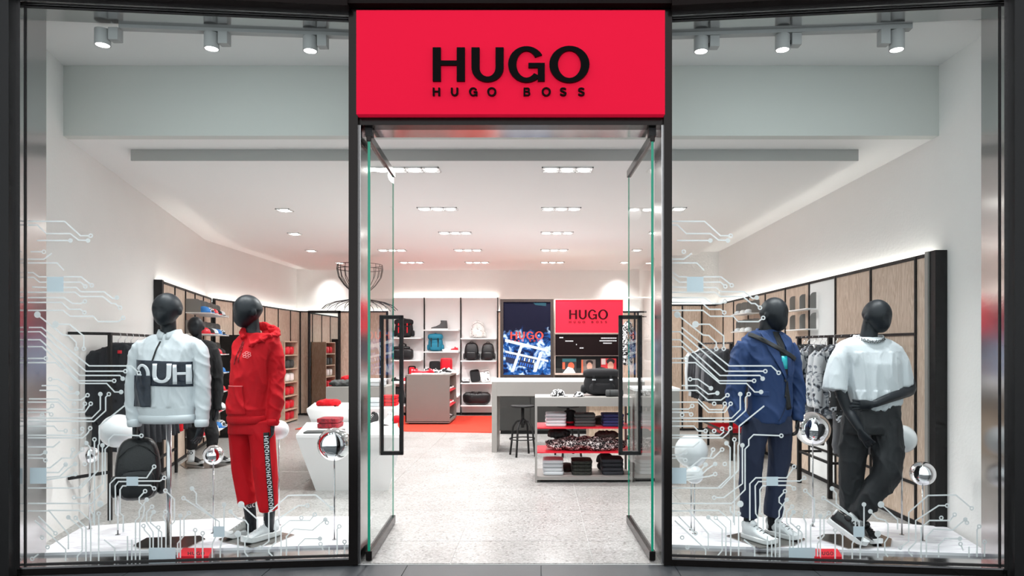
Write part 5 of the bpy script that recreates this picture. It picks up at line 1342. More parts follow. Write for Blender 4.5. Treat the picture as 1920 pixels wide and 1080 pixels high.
for (px0, px1, py) in ((1049, 1056, 633), (1060, 1075, 639.5), (1080, 1082, 646), (1087, 1094, 652.5), (1127, 1156, 634), (1124, 1156, 639), (1131, 1147, 643.5)):
    x_ = px0
    while x_ < px1:
        w_ = random.uniform(1.0, 1.9)
        MB().box(X(x_, yu)-ox, X(min(x_+w_, px1), yu)-ox, -0.009, -0.006, Z(py+1.0, yu)-oz, Z(py-1.0, yu)-oz).build('printed_mark', print_w, t); x_ += w_+0.6
z0, z1 = zz(703), zz(668); hz = (z1-z0)/2; oz = (z0+z1)/2
t = thing('book_niche', 'dark open niche with a metal ledge holding three magazines', 'shelf', (ox, yu, oz))
part('back', -hx, hx, 0.08, 0.10, -hz, hz, black_m, t); part('ledge', -hx, hx, -0.02, 0.08, -hz, -hz+0.02, champ_m, t); part('lip', -hx, hx, -0.02, -0.012, -hz+.02, -hz+.035, champ_m, t)
for s in (-1, 1): part('side', *sorted((s*hx, s*(hx-0.012))), -0.018, 0.08, -hz+.02, hz, champ_m, t)
part('step', -hx+.012, hx-.012, 0.04, 0.08, -hz+0.02, -hz+0.12, greyd_m, t)
skin_m = mat('print_skin', (214, 160, 140), 0.6); hair_m = mat('print_hair', (40, 26, 24), 0.6); pred_m = mat('print_red', (206, 40, 48), 0.5); pteal_m = mat('print_teal', (28, 96, 104), 0.5); pora_m = mat('print_orange', (220, 96, 60), 0.5)
def magazine(px0, px1, py0, base, label, shapes):
    zb = z0+0.021; w_ = X(px1, yu)-X(px0, yu); h_ = Z(py0, yu)-zb
    m_ = thing('magazine', label, 'magazine', (X((px0+px1)/2, yu), yu+0.012, zb)); m_.rotation_euler = (math.radians(-5), 0, 0)
    part('cover', -w_/2, w_/2, -0.006, 0.006, 0.0, h_, base, m_)
    for pts, mm, yy in shapes:
        MB().prism([(p[0]*w_/2, p[1]*h_) for p in pts], lambda p: Vector((p[0], -0.0065, p[1])), lambda p: Vector((p[0], -0.0065-yy, p[1]))).build('cover_print', mm, m_)
circ = lambda cx, cy, rx, ry, n=14: [(cx+rx*math.cos(2*PI*k/n), cy+ry*math.sin(2*PI*k/n)) for k in range(n)]
magazine(1054, 1081, 672, mat('print_dark', (40, 38, 38), 0.5), 'magazine with teal heading and orange picture, left in the niche', [([(-.95, .78), (.95, .78), (.95, .98), (-.95, .98)], pteal_m, .001), ([(-.95, .3), (-.6, .3), (-.6, .75), (-.95, .75)], pora_m, .001), (circ(.25, .5, .45, .25), pora_m, .001), ([(-.95, .02), (.9, .02), (.5, .35), (-.2, .45)], print_w, .0015)])
magazine(1090, 1117, 674, mat('print_grey', (120, 104, 98), 0.5), 'magazine with a portrait cover and orange spine, middle of the niche', [([(-.98, 0), (-.75, 0), (-.75, .98), (-.98, .98)], pora_m, .001), (circ(.15, .78, .5, .18), hair_m, .001), (circ(.15, .52, .38, .28), skin_m, .0015), ([(-.6, 0), (.9, 0), (.7, .25), (-.4, .25)], hair_m, .002)])
magazine(1127, 1156, 672, pred_m, 'magazine with a portrait on a red cover, right in the niche', [(circ(.25, .80, .55, .2), hair_m, .001), (circ(.25, .5, .40, .3), skin_m, .0015), ([(-.95, .6), (-.4, .6), (-.4, .98), (-.95, .98)], mat('print_pale', (220, 200, 196), 0.5), .001), ([(-.4, 0), (.95, 0), (.7, .2), (-.2, .2)], print_w, .002)])
# carrier behind the unit
cr_ = thing('display_partition', 'oak partition carrying the screen and the red light box', 'partition', ((sx0+bx1)/2, 12.42, 0))
part('board', -(bx1-sx0)/2, (bx1-sx0)/2, -0.06, 0.06, 0.951, 2.38, wood_m, cr_) ; part('foot', -(bx1-sx0)/2+.1, (bx1-sx0)/2-.1, 0.10, 0.16, 0.0, 0.951, greyd_m, cr_); part('base', -(bx1-sx0)/2+.1, (bx1-sx0)/2-.1, -0.05, 0.16, 0.951, 1.0, greyd_m, cr_)

# ------------------------------------------------------------------ low fixture with folded clothes
fx0, fx1, fy0, fy1, fz = X(1003, 7.78), 1.07, 7.78, 8.33, 0.97
lf = thing('low_fixture', 'low grey open fixture with red shelves of folded clothes inside the right door', 'display unit', ((fx0+fx1)/2, (fy0+fy1)/2, 0)); hx, hy = (fx1-fx0)/2, (fy1-fy0)/2
part('top', -hx, hx, -hy, hy, fz-0.03, fz, grey2_m, lf); part('front_apron', -hx, hx, -hy, -hy+0.02, fz-0.10, fz-0.03, grey2_m, lf); part('rear_apron', -hx, hx, hy-.02, hy, fz-0.10, fz-0.03, grey2_m, lf)
for sx_ in (-1, 1):
    for sy_ in (-1, 1): part('post', *sorted((sx_*hx, sx_*(hx-0.025))), *sorted((sy_*hy, sy_*(hy-0.05))), 0.0, fz-0.10, grey2_m, lf)
zs1, zs2, zs0 = Z(802, 7.78), Z(848, 7.78), 0.065
part('shelf', -hx+.002, hx-.002, -hy+.004, hy-.004, zs1-0.012, zs1, redsh_m, lf); part('shelf', -hx+.002, hx-.002, -hy+.004, hy-.004, zs2-0.012, zs2, redsh_m, lf)
part('base_shelf', -hx+.002, hx-.002, -hy+.002, hy-.002, 0.03, zs0, grey2_m, lf); part('plinth', -hx+.06, hx-.06, -hy+.05, hy-.05, 0.0, 0.03, black_m, lf)
G1 = 'folded piles in the low fixture'
YSt = 7.88
stack(1023, 1062, zs1, YSt, 4, 0.036, 0.3, white_f, 'white folded shirt on the upper red shelf', G1)
stack(1077, 1117, zs1, YSt, 4, 0.034, 0.3, dgrey_f, 'dark grey folded shirt on the upper red shelf', G1)
stack(1130, 1170, zs1, YSt, 4, 0.034, 0.3, navyk_f, 'navy folded sweater on the upper red shelf', G1)
stack(1018, 1057, zs0, YSt, 4, 0.042, 0.3, white_f, 'white folded shirt on the bottom shelf', G1)
stack(1073, 1111, zs0, YSt, 4, 0.040, 0.3, camo_f, 'dark camouflage folded shirt on the bottom shelf', G1)
stack(1129, 1170, zs0, YSt, 4, 0.045, 0.3, stripe_f, 'black folded sweater on the bottom shelf', G1)
heap('printed_scarf_pile', (X(1098, 8.0), 8.0, zs2), (X(1172, 8.0)-X(1020, 8.0), 0.30, 0.15), bwfine_f, 'wide heap of black and white printed shirts on the lower red shelf', seed=4, amp=0.17)
heap('knit_beanie', (X(1048, 8.05), 8.05, zs2+0.13), (0.26, 0.22, 0.10), black_f, 'black crumpled beanie on the printed heap, left', 'hat', seed=8, amp=0.3)
heap('knit_beanie', (X(1138, 8.05), 8.05, zs2+0.125), (0.28, 0.22, 0.08), brown_f, 'brown crumpled beanie on the printed heap, right', 'hat', seed=11, amp=0.3)
cap((X(1062, 8.2), 8.22, zs0), 0.095, brown_f, 'brown cap behind the white pile on the bottom shelf'); cap((X(1135, 8.2), 8.22, zs0+0.10), 0.11, black_f, 'black cap behind the black pile on the bottom shelf')
cp_ = heap('cap_stand', (X(1135, 8.2), 8.22, zs0), (0.2, 0.16, 0.10), black_f, 'black folded scarf under the black cap', seed=12, amp=0.05)
cap((X(1126, 8.2), 8.23, zs1), 0.10, brown_f, 'brown cap behind the navy pile on the upper red shelf')
t = thing('felt_hat', 'tall dark brown hat with black brim standing on the upper red shelf', 'hat', (X(1115, 8.2), 8.12, zs1))
t.location.x = X(1068, 8.2); MB().lathe([(0.11, 0.0), (0.11, 0.012), (0.075, 0.016), (0.072, 0.10), (0.066, 0.16), (0.03, 0.175)], n=20).build('crown', black_f, t, True)
MB().lathe([(0.078, 0.018), (0.078, 0.04), (0.074, 0.042)], n=20).build('band', redsh_m, t, True)
# on the fixture top
cap((X(1046, 8.0), 8.0, fz+.001), 0.085, bw_f, 'black and white patterned cap on top of the low fixture', 0.9)
cap((X(1086, 7.94), 7.94, fz+.001), 0.06, bw_f, 'second black and white patterned cap beside the big backpack', -0.6)
l = (X(1128, 8.12), 8.16, fz+.001); backpack(l, X(1162, 8.1)-X(1096, 8.1), Z(690, 8.1)-fz, 0.22, black_f, 'big black buckled backpack standing on the low fixture', flap=True)
t = thing('rolled_bag', 'dark grey rolled cylindrical bag lying on the low fixture', 'bag', (X(1152, 7.92), 7.92, fz+.042)); MB().tube([(-0.10, 0, 0), (-0.095, 0, 0), (0.095, 0, 0), (0.10, 0, 0)], [0.03, 0.04, 0.04, 0.03], 18).build('roll', dgrey_f, t, True)
for s in (-1, 1): MB().tube([(s*.055, 0.0415*math.cos(2*PI*k/20), 0.0415*math.sin(2*PI*k/20)) for k in range(21)], 0.004, 6).build('strap', print_k, t)
# closed grey cabinet next to it
gc = thing('end_cabinet', 'tall plain grey cabinet right of the low fixture behind the door post', 'cabinet', (1.36, 8.12, 0))
part('body', -0.26, 0.26, -0.28, 0.28, 0.04, 1.04, grey2_m, gc); part('top', -0.265, 0.265, -0.285, 0.285, 1.04, 1.07, white_m, gc); part('plinth', -0.24, 0.24, -0.26, 0.26, 0.0, 0.04, black_m, gc)
# ------------------------------------------------------------------ clothes on hangers
hang_proto = {}
def hang_mesh(kind, m):
    key = (kind, m.name)
    if key in hang_proto: return copy_tree(hang_proto[key])
    t = bpy.data.objects.new('hanging_'+kind, None); C.objects.link(t); t.empty_display_size = 0.05
    top = -0.10
    MB().tube([(0.0, 0, top+0.005), (0.0, 0, top+0.05), (0.022, 0, top+0.075), (0.02, 0, top+0.105), (0.0, 0, top+0.118), (-0.018, 0, top+0.105), (-0.018, 0, top+0.095)], 0.003, 6).build('hook', chrome_m, t, True)
    if kind in ('jacket', 'shirt', 'suit'):
        MB().tube([(-0.19, 0, top-0.055), (-0.10, 0, top-0.02), (0, 0, top+0.008), (0.10, 0, top-0.02), (0.19, 0, top-0.055)], 0.008, 8).build('hanger', black_m, t, True)
        mb = MB(); dz_ = {'jacket': 0.74, 'shirt': 0.70, 'suit': 0.98}[kind]
        mb.loft([ell((0, 0, top+z), rx, ry, 20, 2.6) for z, rx, ry in ((0.02, 0.065, 0.035), (-0.005, 0.085, 0.045), (-0.035, 0.15, 0.05), (-0.065, 0.205, 0.05), (-0.12, 0.212, 0.055), (-0.3, 0.205, 0.06), (-0.5, 0.21, 0.055), (-dz_, 0.225, 0.05))])
        for s in (-1, 1):
            if kind != 'shirt': mb.tube([(s*.18, 0, top-.06), (s*.215, 0, top-.12), (s*.235, -0.01, top-.35), (s*.24, -0.02, top-.64)], [0.045, 0.056, 0.05, 0.04], 12)
            else: mb.tube([(s*.18, 0, top-.06), (s*.215, 0, top-.10), (s*.245, -0.01, top-.32), (s*.25, -.01, top-.60)], [0.045, 0.056, 0.054, 0.042], 12)
        o = remesh(mb, kind, m, t, 0.014, 3, wr(0.006, 9, 9, 2.5, random.uniform(0, 30)))
        bv_ = bvh_of(o)
        if kind != 'shirt':
            for s in (-1, 1): drape(t, 'lapel', [[(s*.075, top+.0), (s*.03, top-.02), (s*.005, top-.36), (s*.085, top-.15)]], m, lambda p: (p[0], 0, p[1]), (0, 1, 0), bv_, 0.008, 3)
            drape(t, 'neck_label', [rect(.015, .05, top-.075, top-.045)], redgl_m, lambda p: (p[0], 0, p[1]), (0, 1, 0), bv_, 0.012, 1)
            for k in range(2): drape(t, 'button', [circ(0.0, top-.40-.11*k, .011, .011, 10)], print_k, lambda p: (p[0], 0, p[1]), (0, 1, 0), bv_, 0.008, 0)
        else:
            drape(t, 'placket', ribbon([(0, top-.04-.06*k) for k in range(11)], 0.03, 1), m, lambda p: (p[0], 0, p[1]), (0, 1, 0), bv_, 0.006, 0)
            drape(t, 'collar', [[(-.07, top+.01), (-.005, top-.005), (-.03, top-.06), (-.085, top-.03)], [(.07, top+.01), (.005, top-.005), (.03, top-.06), (.085, top-.03)]], m, lambda p: (p[0], 0, p[1]), (0, 1, 0), bv_, 0.010, 2)
    else:
        MB().tube([(-0.17, 0, top), (0.17, 0, top)], 0.006, 8).build('hanger', black_m, t, True)
        mb = MB(); mb.loft([ell((0, 0, top+z), rx, 0.03, 20, 3) for z, rx in ((0.0, 0.17), (-0.1, 0.185), (-0.35, 0.19))])
        for s in (-1, 1): mb.loft([ell((s*cx_, 0, top+z), rx, 0.03, 16, 3) for z, cx_, rx in ((-0.25, 0.095, 0.10), (-0.6, 0.10, 0.092), (-1.02, 0.10, 0.085))])
        remesh(mb, 'trousers', m, t, 0.014, 2, wr(0.008, 10, 10, 3, 3.0))
        for s in (-1, 1): MB().rbox((s*.12, 0, top-0.005), (.03, .05, .04), 5, 3).build('clip', chrome_m, t, True)
    hang_proto[key] = t
    return t
def hang(kind, m, p, z, ang, label, group):
    t = hang_mesh(kind, m); t.location = (p[0], p[1], z-0.018); t.rotation_euler = (0, 0, ang)
    t['label'] = label; t['category'] = 'garment'; t['group'] = group
    return t
def bar(mb, a, b, r=0.0125):
    a = Vector(a); b = Vector(b); d = (b-a); L = d.length; q = d.to_track_quat('Z', 'Y').to_matrix().to_4x4()
    mb.box(-r, r, -r, r, 0, L, Matrix.Translation(a) @ q); return mb

NTH = ['first', 'second', 'third', 'fourth', 'fifth', 'sixth', 'seventh', 'eighth', 'ninth', 'tenth', 'eleventh', 'twelfth']
# left rack
A = Vector((-3.83, 6.1)); Bq = Vector((-4.46, 8.40)); zr = 1.665
rk = thing('clothes_rack', 'black square-tube clothes rack along the left wall behind the sweatshirt bust', 'clothes rack', (A.x, A.y, 0))
def loc(p, z): return Vector((p.x-A.x, p.y-A.y, z))
bar(MB(), loc(A, 0), loc(A, zr+.0125), 0.014).build('post', black_m, rk); bar(MB(), loc(Bq, 0), loc(Bq, zr+.0125), 0.014).build('post', black_m, rk)
bar(MB(), loc(A, zr), loc(Bq, zr)).build('rail', black_m, rk)
Wp = Vector((LX(5.80)+0.015, 5.80)); Wq = Vector((LX(8.38)+0.02, 8.33))
bar(MB(), loc(Wp, zr), loc(A, zr)).build('wall_arm', black_m, rk); bar(MB(), loc(Wp, 0.43), loc(A, 0.43)).build('wall_arm', black_m, rk)
bar(MB(), loc(A, 0.30), loc(Bq, 0.30), 0.012).build('lower_rail', black_m, rk)
d = (Bq-A).normalized(); ang = math.atan2(d.y, d.x)-PI/2
for k in range(11):
    p = A+d*(0.22+0.19*k)
    m_ = stripe_f if k != 8 else red_f
    hang('suit', m_, (p.x, p.y), zr+0.015, ang+random.uniform(-.06, .06), '%s jacket, %s from the front on the left rack' % ('black suit' if k != 8 else 'red', NTH[k]), 'jackets on the left rack')
# right near rack
def side_rack(x, y0, y1, posts, label, zr):
    t = thing('clothes_rack', label, 'clothes rack', (x, y0, 0))
    bar(MB(), (0, 0, zr), (0, y1-y0, zr)).build('rail', black_m, t)
    for py in posts:
        bar(MB(), (0, py-y0, 0), (0, py-y0, zr), 0.02).build('post', black_m, t)
        bar(MB(), (0, py-y0, 0.36), (0.25, py-y0, 0.36), 0.012).build('wall_arm', black_m, t)
    bar(MB(), (0, posts[0]-y0, 0.36), (0, posts[-1]-y0, 0.36), 0.012).build('lower_rail', black_m, t)
    return t
side_rack(2.97, 6.05, 7.86, (6.96, 7.78), 'black clothes rack with printed shirts along the right oak wall', 1.655)
seq = [(7.66, 'shirt', leafy_f, 'black leaf-printed shirt, farthest on the right front rack'), (7.54, 'shirt', leafy_f, 'black leaf-printed shirt, second farthest on the right front rack'), (7.36, 'shirt', floral_f, 'grey floral shirt next to the black leaf-printed ones'), (7.20, 'shirt', floral_f, 'grey floral shirt just behind the grey hanging trousers'),
       (7.07, 'trousers', greysuit_f, 'grey trousers clipped to a hanger among the floral shirts'), (6.82, 'shirt', floral_f, 'grey floral shirt just in front of the grey hanging trousers'), (6.66, 'shirt', floral_f, 'grey floral shirt behind the crossed-leg mannequin'), (6.46, 'trousers', greysuit_f, 'grey trousers hidden mostly behind the crossed-leg mannequin'), (6.3, 'shirt', leafy_f, 'black leaf-printed shirt nearest to the window on the right rack')]
for yy, kd, m_, lb in seq: hang(kd, m_, (2.97, yy), 1.67, random.uniform(-.08, .08), lb, 'clothes on the right front rack')
side_rack(2.62, 9.2, 11.2, (9.3, 11.1), 'black clothes rack with dark jackets further back on the right', 1.60)
for k in range(9):
    m_ = [stripe_f, stripe_f, greysuit_f, stripe_f, greysuit_f, stripe_f, stripe_f, stripe_f, white_f][k]
    hang('jacket', m_, (2.62, 9.45+0.185*k), 1.615, random.uniform(-.1, .1), '%s jacket, %s from the window on the right rear rack' % ({stripe_f.name: 'black', greysuit_f.name: 'grey', white_f.name: 'white'}[m_.name], NTH[k]), 'jackets on the right rear rack')
# stand right of the light box
t = thing('garment_stand', 'black T-shaped garment stand right of the red light box', 'clothes rack', (X(1190, 11.6), 11.6, 0))
bar(MB(), (0, 0, 0.02), (0, 0, 2.13), 0.014).build('post', black_m, t); bar(MB(), (-0.2, 0, 2.14), (0.2, 0, 2.14), 0.014).build('cross_bar', black_m, t); bar(MB(), (-0.2, 0, 2.06), (0.2, 0, 2.06), 0.010).build('cross_bar', black_m, t)
part('foot', -0.2, 0.2, -0.2, 0.2, 0.0, 0.02, black_m, t)
hang('shirt', bw_f, (X(1176, 11.5), 11.42), 2.07, 1.2, 'black and white printed shirt hanging on the T-shaped stand', 'shirts on the stand')

# ------------------------------------------------------------------ grey wall trays with caps
acr_m = mat('grey_acrylic', (128, 126, 124), 0.35); capblue = mat('cap_blue', (40, 118, 190), 0.7)
def trays(loc, rotz, L, zs, label, cols, rowdesc, side_desc, items=True, dep=0.32):
    """local x runs along the wall, wall at +y"""
    t = thing('wall_trays', label, 'shelf', loc, rotz); n = max(2, int(round(L/0.3)))
    for z in zs:
        part('tray', 0.0, L, -dep, 0.0, z, z+0.012, white_m, t)
        for k in range(n+1):
            x = L*k/n; fin = [(-dep*.6, 0.012)]+[(-dep*.6+0.05-0.05*math.cos(a), 0.15+0.05*math.sin(a)) for a in [PI/2*j/4 for j in range(5)]]+[(-0.002, 0.20), (-0.002, 0.012)]
            x0_, x1_ = max(0, x-0.005), min(L, x+0.005)
            MB().prism(fin, lambda p: Vector((x0_, p[0], z+p[1])), lambda p: Vector((x1_, p[0], z+p[1]))).build('fin', acr_m, t)
    M = Matrix.Translation(loc) @ Matrix.Rotation(rotz, 4, 'Z')
    if items:
        for i, z in enumerate(zs):
            for k in range(n):
                cn, cm = cols[(i*2+k) % len(cols)]; p = M @ Vector((L*(k+0.5)/n, -dep*0.62, z+0.013))
                cap(p, dep*0.30, cm, '%s cap, %s compartment of the %s %s' % (cn, NTH[k], rowdesc[i], side_desc), rotz, 'caps in the wall trays')
    return t
CC = [('blue', capblue), ('black and white', bw_f), ('red', redgl_m), ('black', black_f), ('white', white_f)]
pl0 = Vector((LX(9.5), 9.5)); dl = (Vector((-5.53, 11.33))-Vector((LX(8.4), 8.4))).normalized(); nl = Vector((dl.y, -dl.x)); pl0 = pl0+nl*0.105
trays((pl0.x, pl0.y, 0), math.atan2(dl.y, dl.x), 1.5, [2.02, 1.72, 1.42, 1.13, 0.84, 0.56, 0.28], 'seven rows of grey trays with caps on the left oak wall', CC, ['top', 'second', 'third', 'fourth', 'fifth', 'sixth', 'lowest'], 'left wall tray')
WC = [('white', white_f), ('pale printed', wprint_f)]
trays((3.255, 10.85, 0), -PI/2, 0.8, [2.04, 1.77], 'two rows of grey trays with white caps on the right wall far behind the suit', WC, ['upper', 'lower'], 'far right wall tray', dep=0.2)
trays((3.255, 8.66, 0), -PI/2, 0.66, [1.99, 1.75], 'two rows of empty grey trays on the right wall over the white panel', WC, ['upper', 'lower'], 'near right wall tray', items=False, dep=0.12)

# shelf units on the left rear wall
def unit(loc, L, dep, h, m, n, label, cols, desc, per):
    t = thing('shelf_unit', label, 'shelf', loc, PI/2)     # local x -> +Y, local -y -> +X room... wall at +y
    for s in (0, 1): part('side', *( (0, .025) if s == 0 else (L-.025, L)), -dep, 0.0, 0.0, h, m, t)
    for k in range(n+1): part('shelf', .025, L-.025, -dep, 0.0, max(0.03, h*k/n-0.02), max(0.05, h*k/n), m, t)
    part('back', 0.0, L, -0.012, 0.0, 0.05, h, m, t)
    M = Matrix.Translation(loc) @ Matrix.Rotation(PI/2, 4, 'Z')
    for k in range(n):
        cn, cm = cols[k % len(cols)]; z = max(0.05, h*k/n)+0.001
        for j in range(per):
            p = M @ Vector((L*(j+0.5)/per, -dep*0.55, z)); hh = min(0.2, h/n*0.62)
            o = MB().rbox((0, 0, hh/2), (L/per*0.72, dep*0.6, hh), 6, 4).build('box', cm, None, True, loc=p); o.rotation_euler = (0, 0, PI/2); o.name = 'gift_pack'
            tag(o, '%s pack, %s from the front on %s shelf of the %s' % (cn, NTH[j], ['the bottom', 'the second', 'the third', 'the fourth', 'the fifth', 'the sixth'][k], desc), 'pack', 'packs on the left rear wall')
    return t
unit((-5.42, 11.62, 0), 1.1, 0.32, 1.75, black_m, 5, 'black open shelf unit with dark and red packs on the left rear wall', [('dark red', redsh_m), ('black', black_f), ('red', redgl_m), ('charcoal', dgrey_f)], 'black unit', 3)
unit((-5.42, 13.6, 0), 0.75, 0.36, 1.66, wood2_m, 6, 'oak shelf unit with red and white packs on the left rear wall', [('red', redgl_m), ('red', redgl_m), ('red', redgl_m), ('white', white_m), ('dark', dgrey_f)], 'oak unit', 3)
# low bench with red tray on the right
t = thing('low_bench', 'low dark bench carrying a red tray near the right wall', 'bench', (2.86, 10.3, 0)); part('seat', -0.22, 0.22, -0.9, 0.5, 0.24, 0.28, greyd_m, t)
for sx_ in (-1, 1):
    for sy_ in (-0.85, 0.45): part('leg', sx_*.19-.015, sx_*.19+.015, sy_-.015, sy_+.015, 0.0, 0.24, black_m, t)
t = thing('red_tray', 'shallow red tray lying on the low bench at the right', 'tray', (2.86, 10.4, 0.281)); part('bottom', -0.2, 0.2, -0.4, 0.35, 0.0, 0.012, redgl_m, t)
for s in (-1, 1): part('side_wall', *sorted((s*.2, s*.188)), -0.4, 0.35, 0.012, 0.07, redgl_m, t)
for y_ in (-0.4, 0.338): part('end_wall', -0.188, 0.188, y_, y_+.012, 0.012, 0.07, redgl_m, t)

# ------------------------------------------------------------------ balls on rods in the windows
def ball(px, py, r, pyf, m, label, kind='ball'):
    Yb = ground_y(pyf, ZP) if pyf > 650 else pyf
    x, z = X(px, Yb), Z(py, Yb)-ZP; rr = r*Yb/F
    t = thing('ball_on_rod', label, 'ball', (x, Yb, ZP), 0, 'balls on rods in the windows')
    MB().sphere((0, 0, z), rr, 40, 24).build('ball', m, t, True)
    MB().cyl((0, 0), 0.006, 0.004, z-rr*0.98, 10).build('rod', steelpole_m, t, True)
    MB().cyl((0, 0), 0.018, 0.0005, 0.004, 20).build('foot', steelpole_m, t)
ball(221, 808, 31, 1003, ball_m, 'white ball on a rod left of the sweatshirt bust')
ball(168, 853, 17, 992, chrome_m, 'small chrome ball on a rod at the far left of the left window')
ball(400, 853, 18.5, 1000, chrome_m, 'small chrome ball on a rod between the two left window mannequins')
ball(627, 833, 31, 1012, chrome_m, 'large chrome ball on a rod next to the left door post')
ball(523, 806, 18, 985, ball_m, 'white ball on a rod behind the red hoodie mannequin')
ball(1296, 846, 31, 994, ball_m, 'large white ball on a rod at the left end of the right window')
ball(1302, 890, 17, 1001, ball_m, 'small white ball in front of the large one at the right door post')
ball(1524, 804, 32, 987, chrome_m, 'large chrome ball on a rod between the right window mannequins')
ball(1691, 823, 26, 1003, ball_m, 'white ball on a rod behind the crossed-leg mannequin')
ball(1730, 888, 22.5, 1014, chrome_m, 'small chrome ball on a rod near the right end of the right window')
# leather backpack held by the bust
backpack((X(262, 5.12), 5.10, Z(936, 5.12)), 0.30, Z(812, 5.12)-Z(936, 5.12), 0.17, blackl_m, 'black leather backpack hanging from the hand of the white sweatshirt bust', rotz=0.5)
# red tags on the steel ledge
for (pts, lx0, lx1, lb) in (([(331, 1047), (343, 1031.5), (400, 1031.5), (391, 1047)], 352, 385, 'small red name tag lying on the ledge of the left window'), ([(1525, 1033), (1570, 1033), (1580, 1048), (1527, 1048)], 1534, 1564, 'small red name tag lying on the ledge of the right window')):
    P = [(X(px, ground_y(py, .056)), ground_y(py, .056)) for px, py in pts]
    cx_ = sum(p[0] for p in P)/4; cy_ = sum(p[1] for p in P)/4
    t = thing('name_tag', lb, 'tag', (cx_, cy_, 0.0505)); MB().prism([(p[0]-cx_, p[1]-cy_) for p in P], lambda p: Vector((p[0], p[1], 0)), lambda p: Vector((p[0], p[1], 0.022))).build('plate', redgl_m, t)
    for k, ch in enumerate('HUGO'):
        w_, qs = glyph(ch); s0 = lx0+(lx1-lx0)*k/4; sw = (lx1-lx0)/4*0.8
        def fn(p, s0=s0, sw=sw, w_=w_):
            py = 1041-p[1]*6; Yq = ground_y(py, .072); return (X(s0+sw*p[0]/w_, Yq)-cx_, Yq-cy_, 0.0222)
        letter_mb(qs, fn, (0, 0, 0.001)).build('tag_letter', print_k, t)

# ------------------------------------------------------------------ circuit decals on the glass (same sheet on both windows)
T = []
def tr_(pts, end=None, start=None): T.append((pts, end, start))
R_, D_ = 'ring', 'dot'
tr_([(51,415),(121,415),(151,442),(170,442)], R_); tr_([(51,422),(70,422),(87,438),(132,438),(147,450),(165,451)], D_); tr_([(51,436),(69,451),(132,451)], D_); tr_([(51,465),(57,472),(82,472)], R_)
tr_([(51,486),(82,486),(97,475)]); tr_([(51,493),(107,493),(120,507)]); tr_([(119,519),(152,519),(172,535)], R_); tr_([(51,511),(62,511),(73,519),(88,519)]); tr_([(119,529),(151,529),(160,537)], R_); tr_([(51,520),(63,520),(74,529),(88,529)])
tr_([(119,539),(143,539),(152,547),(195,547),(212,560),(219,558)], D_); tr_([(60,538),(88,539)]); tr_([(51,548),(141,548),(151,556),(193,556),(209,569),(216,569),(225,577)], R_); tr_([(51,558),(120,558),(136,569),(152,569),(159,565)], R_)
tr_([(51,567),(115,567),(130,580),(151,580),(158,586)], R_); tr_([(51,582),(118,582),(132,593),(175,593),(184,603),(222,603),(231,596)], R_); tr_([(70,590),(118,628),(129,629),(143,642),(143,654)], R_, 'big'); tr_([(104,608),(130,608),(157,630),(157,654)], R_, 'big')
tr_([(51,612),(54,614),(78,614),(167,686),(246,686),(260,699)], R_); tr_([(51,622),(75,622),(161,696),(235,696)], R_); tr_([(51,637),(75,637),(150,704),(225,704),(230,710)], D_); tr_([(51,650),(79,650),(148,714),(214,714)], R_); tr_([(51,672),(86,672)], R_)
tr_([(51,680),(104,680),(150,719),(200,719),(215,735),(227,735)], D_); tr_([(50,702),(78,723),(107,723),(128,739),(145,737)], D_); tr_([(50,712),(74,732),(107,732),(127,750),(152,750),(164,741)], R_); tr_([(94,711),(109,711),(133,728)], D_, R_)
tr_([(50,741),(54,748),(109,748),(130,768),(155,768),(159,757)], R_); tr_([(50,754),(109,754),(128,773),(159,773),(170,757)], R_); tr_([(50,767),(91,767),(98,761)], R_); tr_([(50,773),(91,773),(96,777)], R_); tr_([(50,784),(172,784),(188,768),(188,739)], D_)
tr_([(50,790),(176,790),(198,770),(198,745),(204,739)], R_); tr_([(50,799),(101,799),(109,808),(123,808)], R_); tr_([(50,816),(150,816),(157,810),(154,804)], R_); tr_([(50,821),(155,821),(165,812),(169,803)], R_); tr_([(50,838),(100,838),(112,828)])
tr_([(50,853),(76,853),(85,848)], D_); tr_([(50,859),(80,859),(85,863)], R_); tr_([(233,761),(186,799),(186,832),(184,835),(184,882),(152,915),(50,915)], None); tr_([(265,817),(213,815),(204,824),(204,835),(197,842),(197,918),(172,944),(50,944)], None, R_)
tr_([(192,835),(192,907),(157,933),(139,933)], R_, D_); tr_([(177,824),(177,985)], None, R_); tr_([(162,831),(169,839),(169,893),(146,915)], None, D_); tr_([(154,843),(137,859),(116,859),(94,877),(88,877)], None, R_)
tr_([(87,886),(110,886),(123,871)], D_); tr_([(141,870),(127,879),(112,893),(87,895)], None, D_); tr_([(141,889),(130,893),(87,900)], None, R_); tr_([(137,843),(132,857)], None, R_); tr_([(170,949),(169,958),(175,965),(175,980)])
tr_([(237,896),(217,896),(206,907),(206,976)]); tr_([(237,903),(222,903),(216,911),(217,963),(221,969),(221,994)]); tr_([(237,911),(230,911),(225,918),(225,962),(231,967),(231,998)]); tr_([(259,896),(275,896),(289,875)], R_); tr_([(259,902),(300,902),(308,896)], R_); tr_([(259,910),(282,910),(289,916)], R_)
tr_([(272,921),(261,933),(261,942),(267,947),(261,958),(261,969),(254,976),(254,1052)], None, R_); tr_([(275,937),(269,945),(271,954),(268,969),(262,980),(262,1052)], None, D_); tr_([(285,950),(275,960),(275,980),(287,998),(287,1027)], None, R_); tr_([(288,960),(282,969),(282,980),(303,998),(303,1027)], None, D_)
tr_([(269,986),(271,994),(281,1005),(281,1027)], None, R_); tr_([(297,989),(297,1027)], None, R_); tr_([(310,920),(327,936),(327,978),(320,985),(320,1027)], None, R_); tr_([(310,960),(306,969),(311,980),(311,1027)], None, R_); tr_([(185,963),(185,1052)], None, R_)
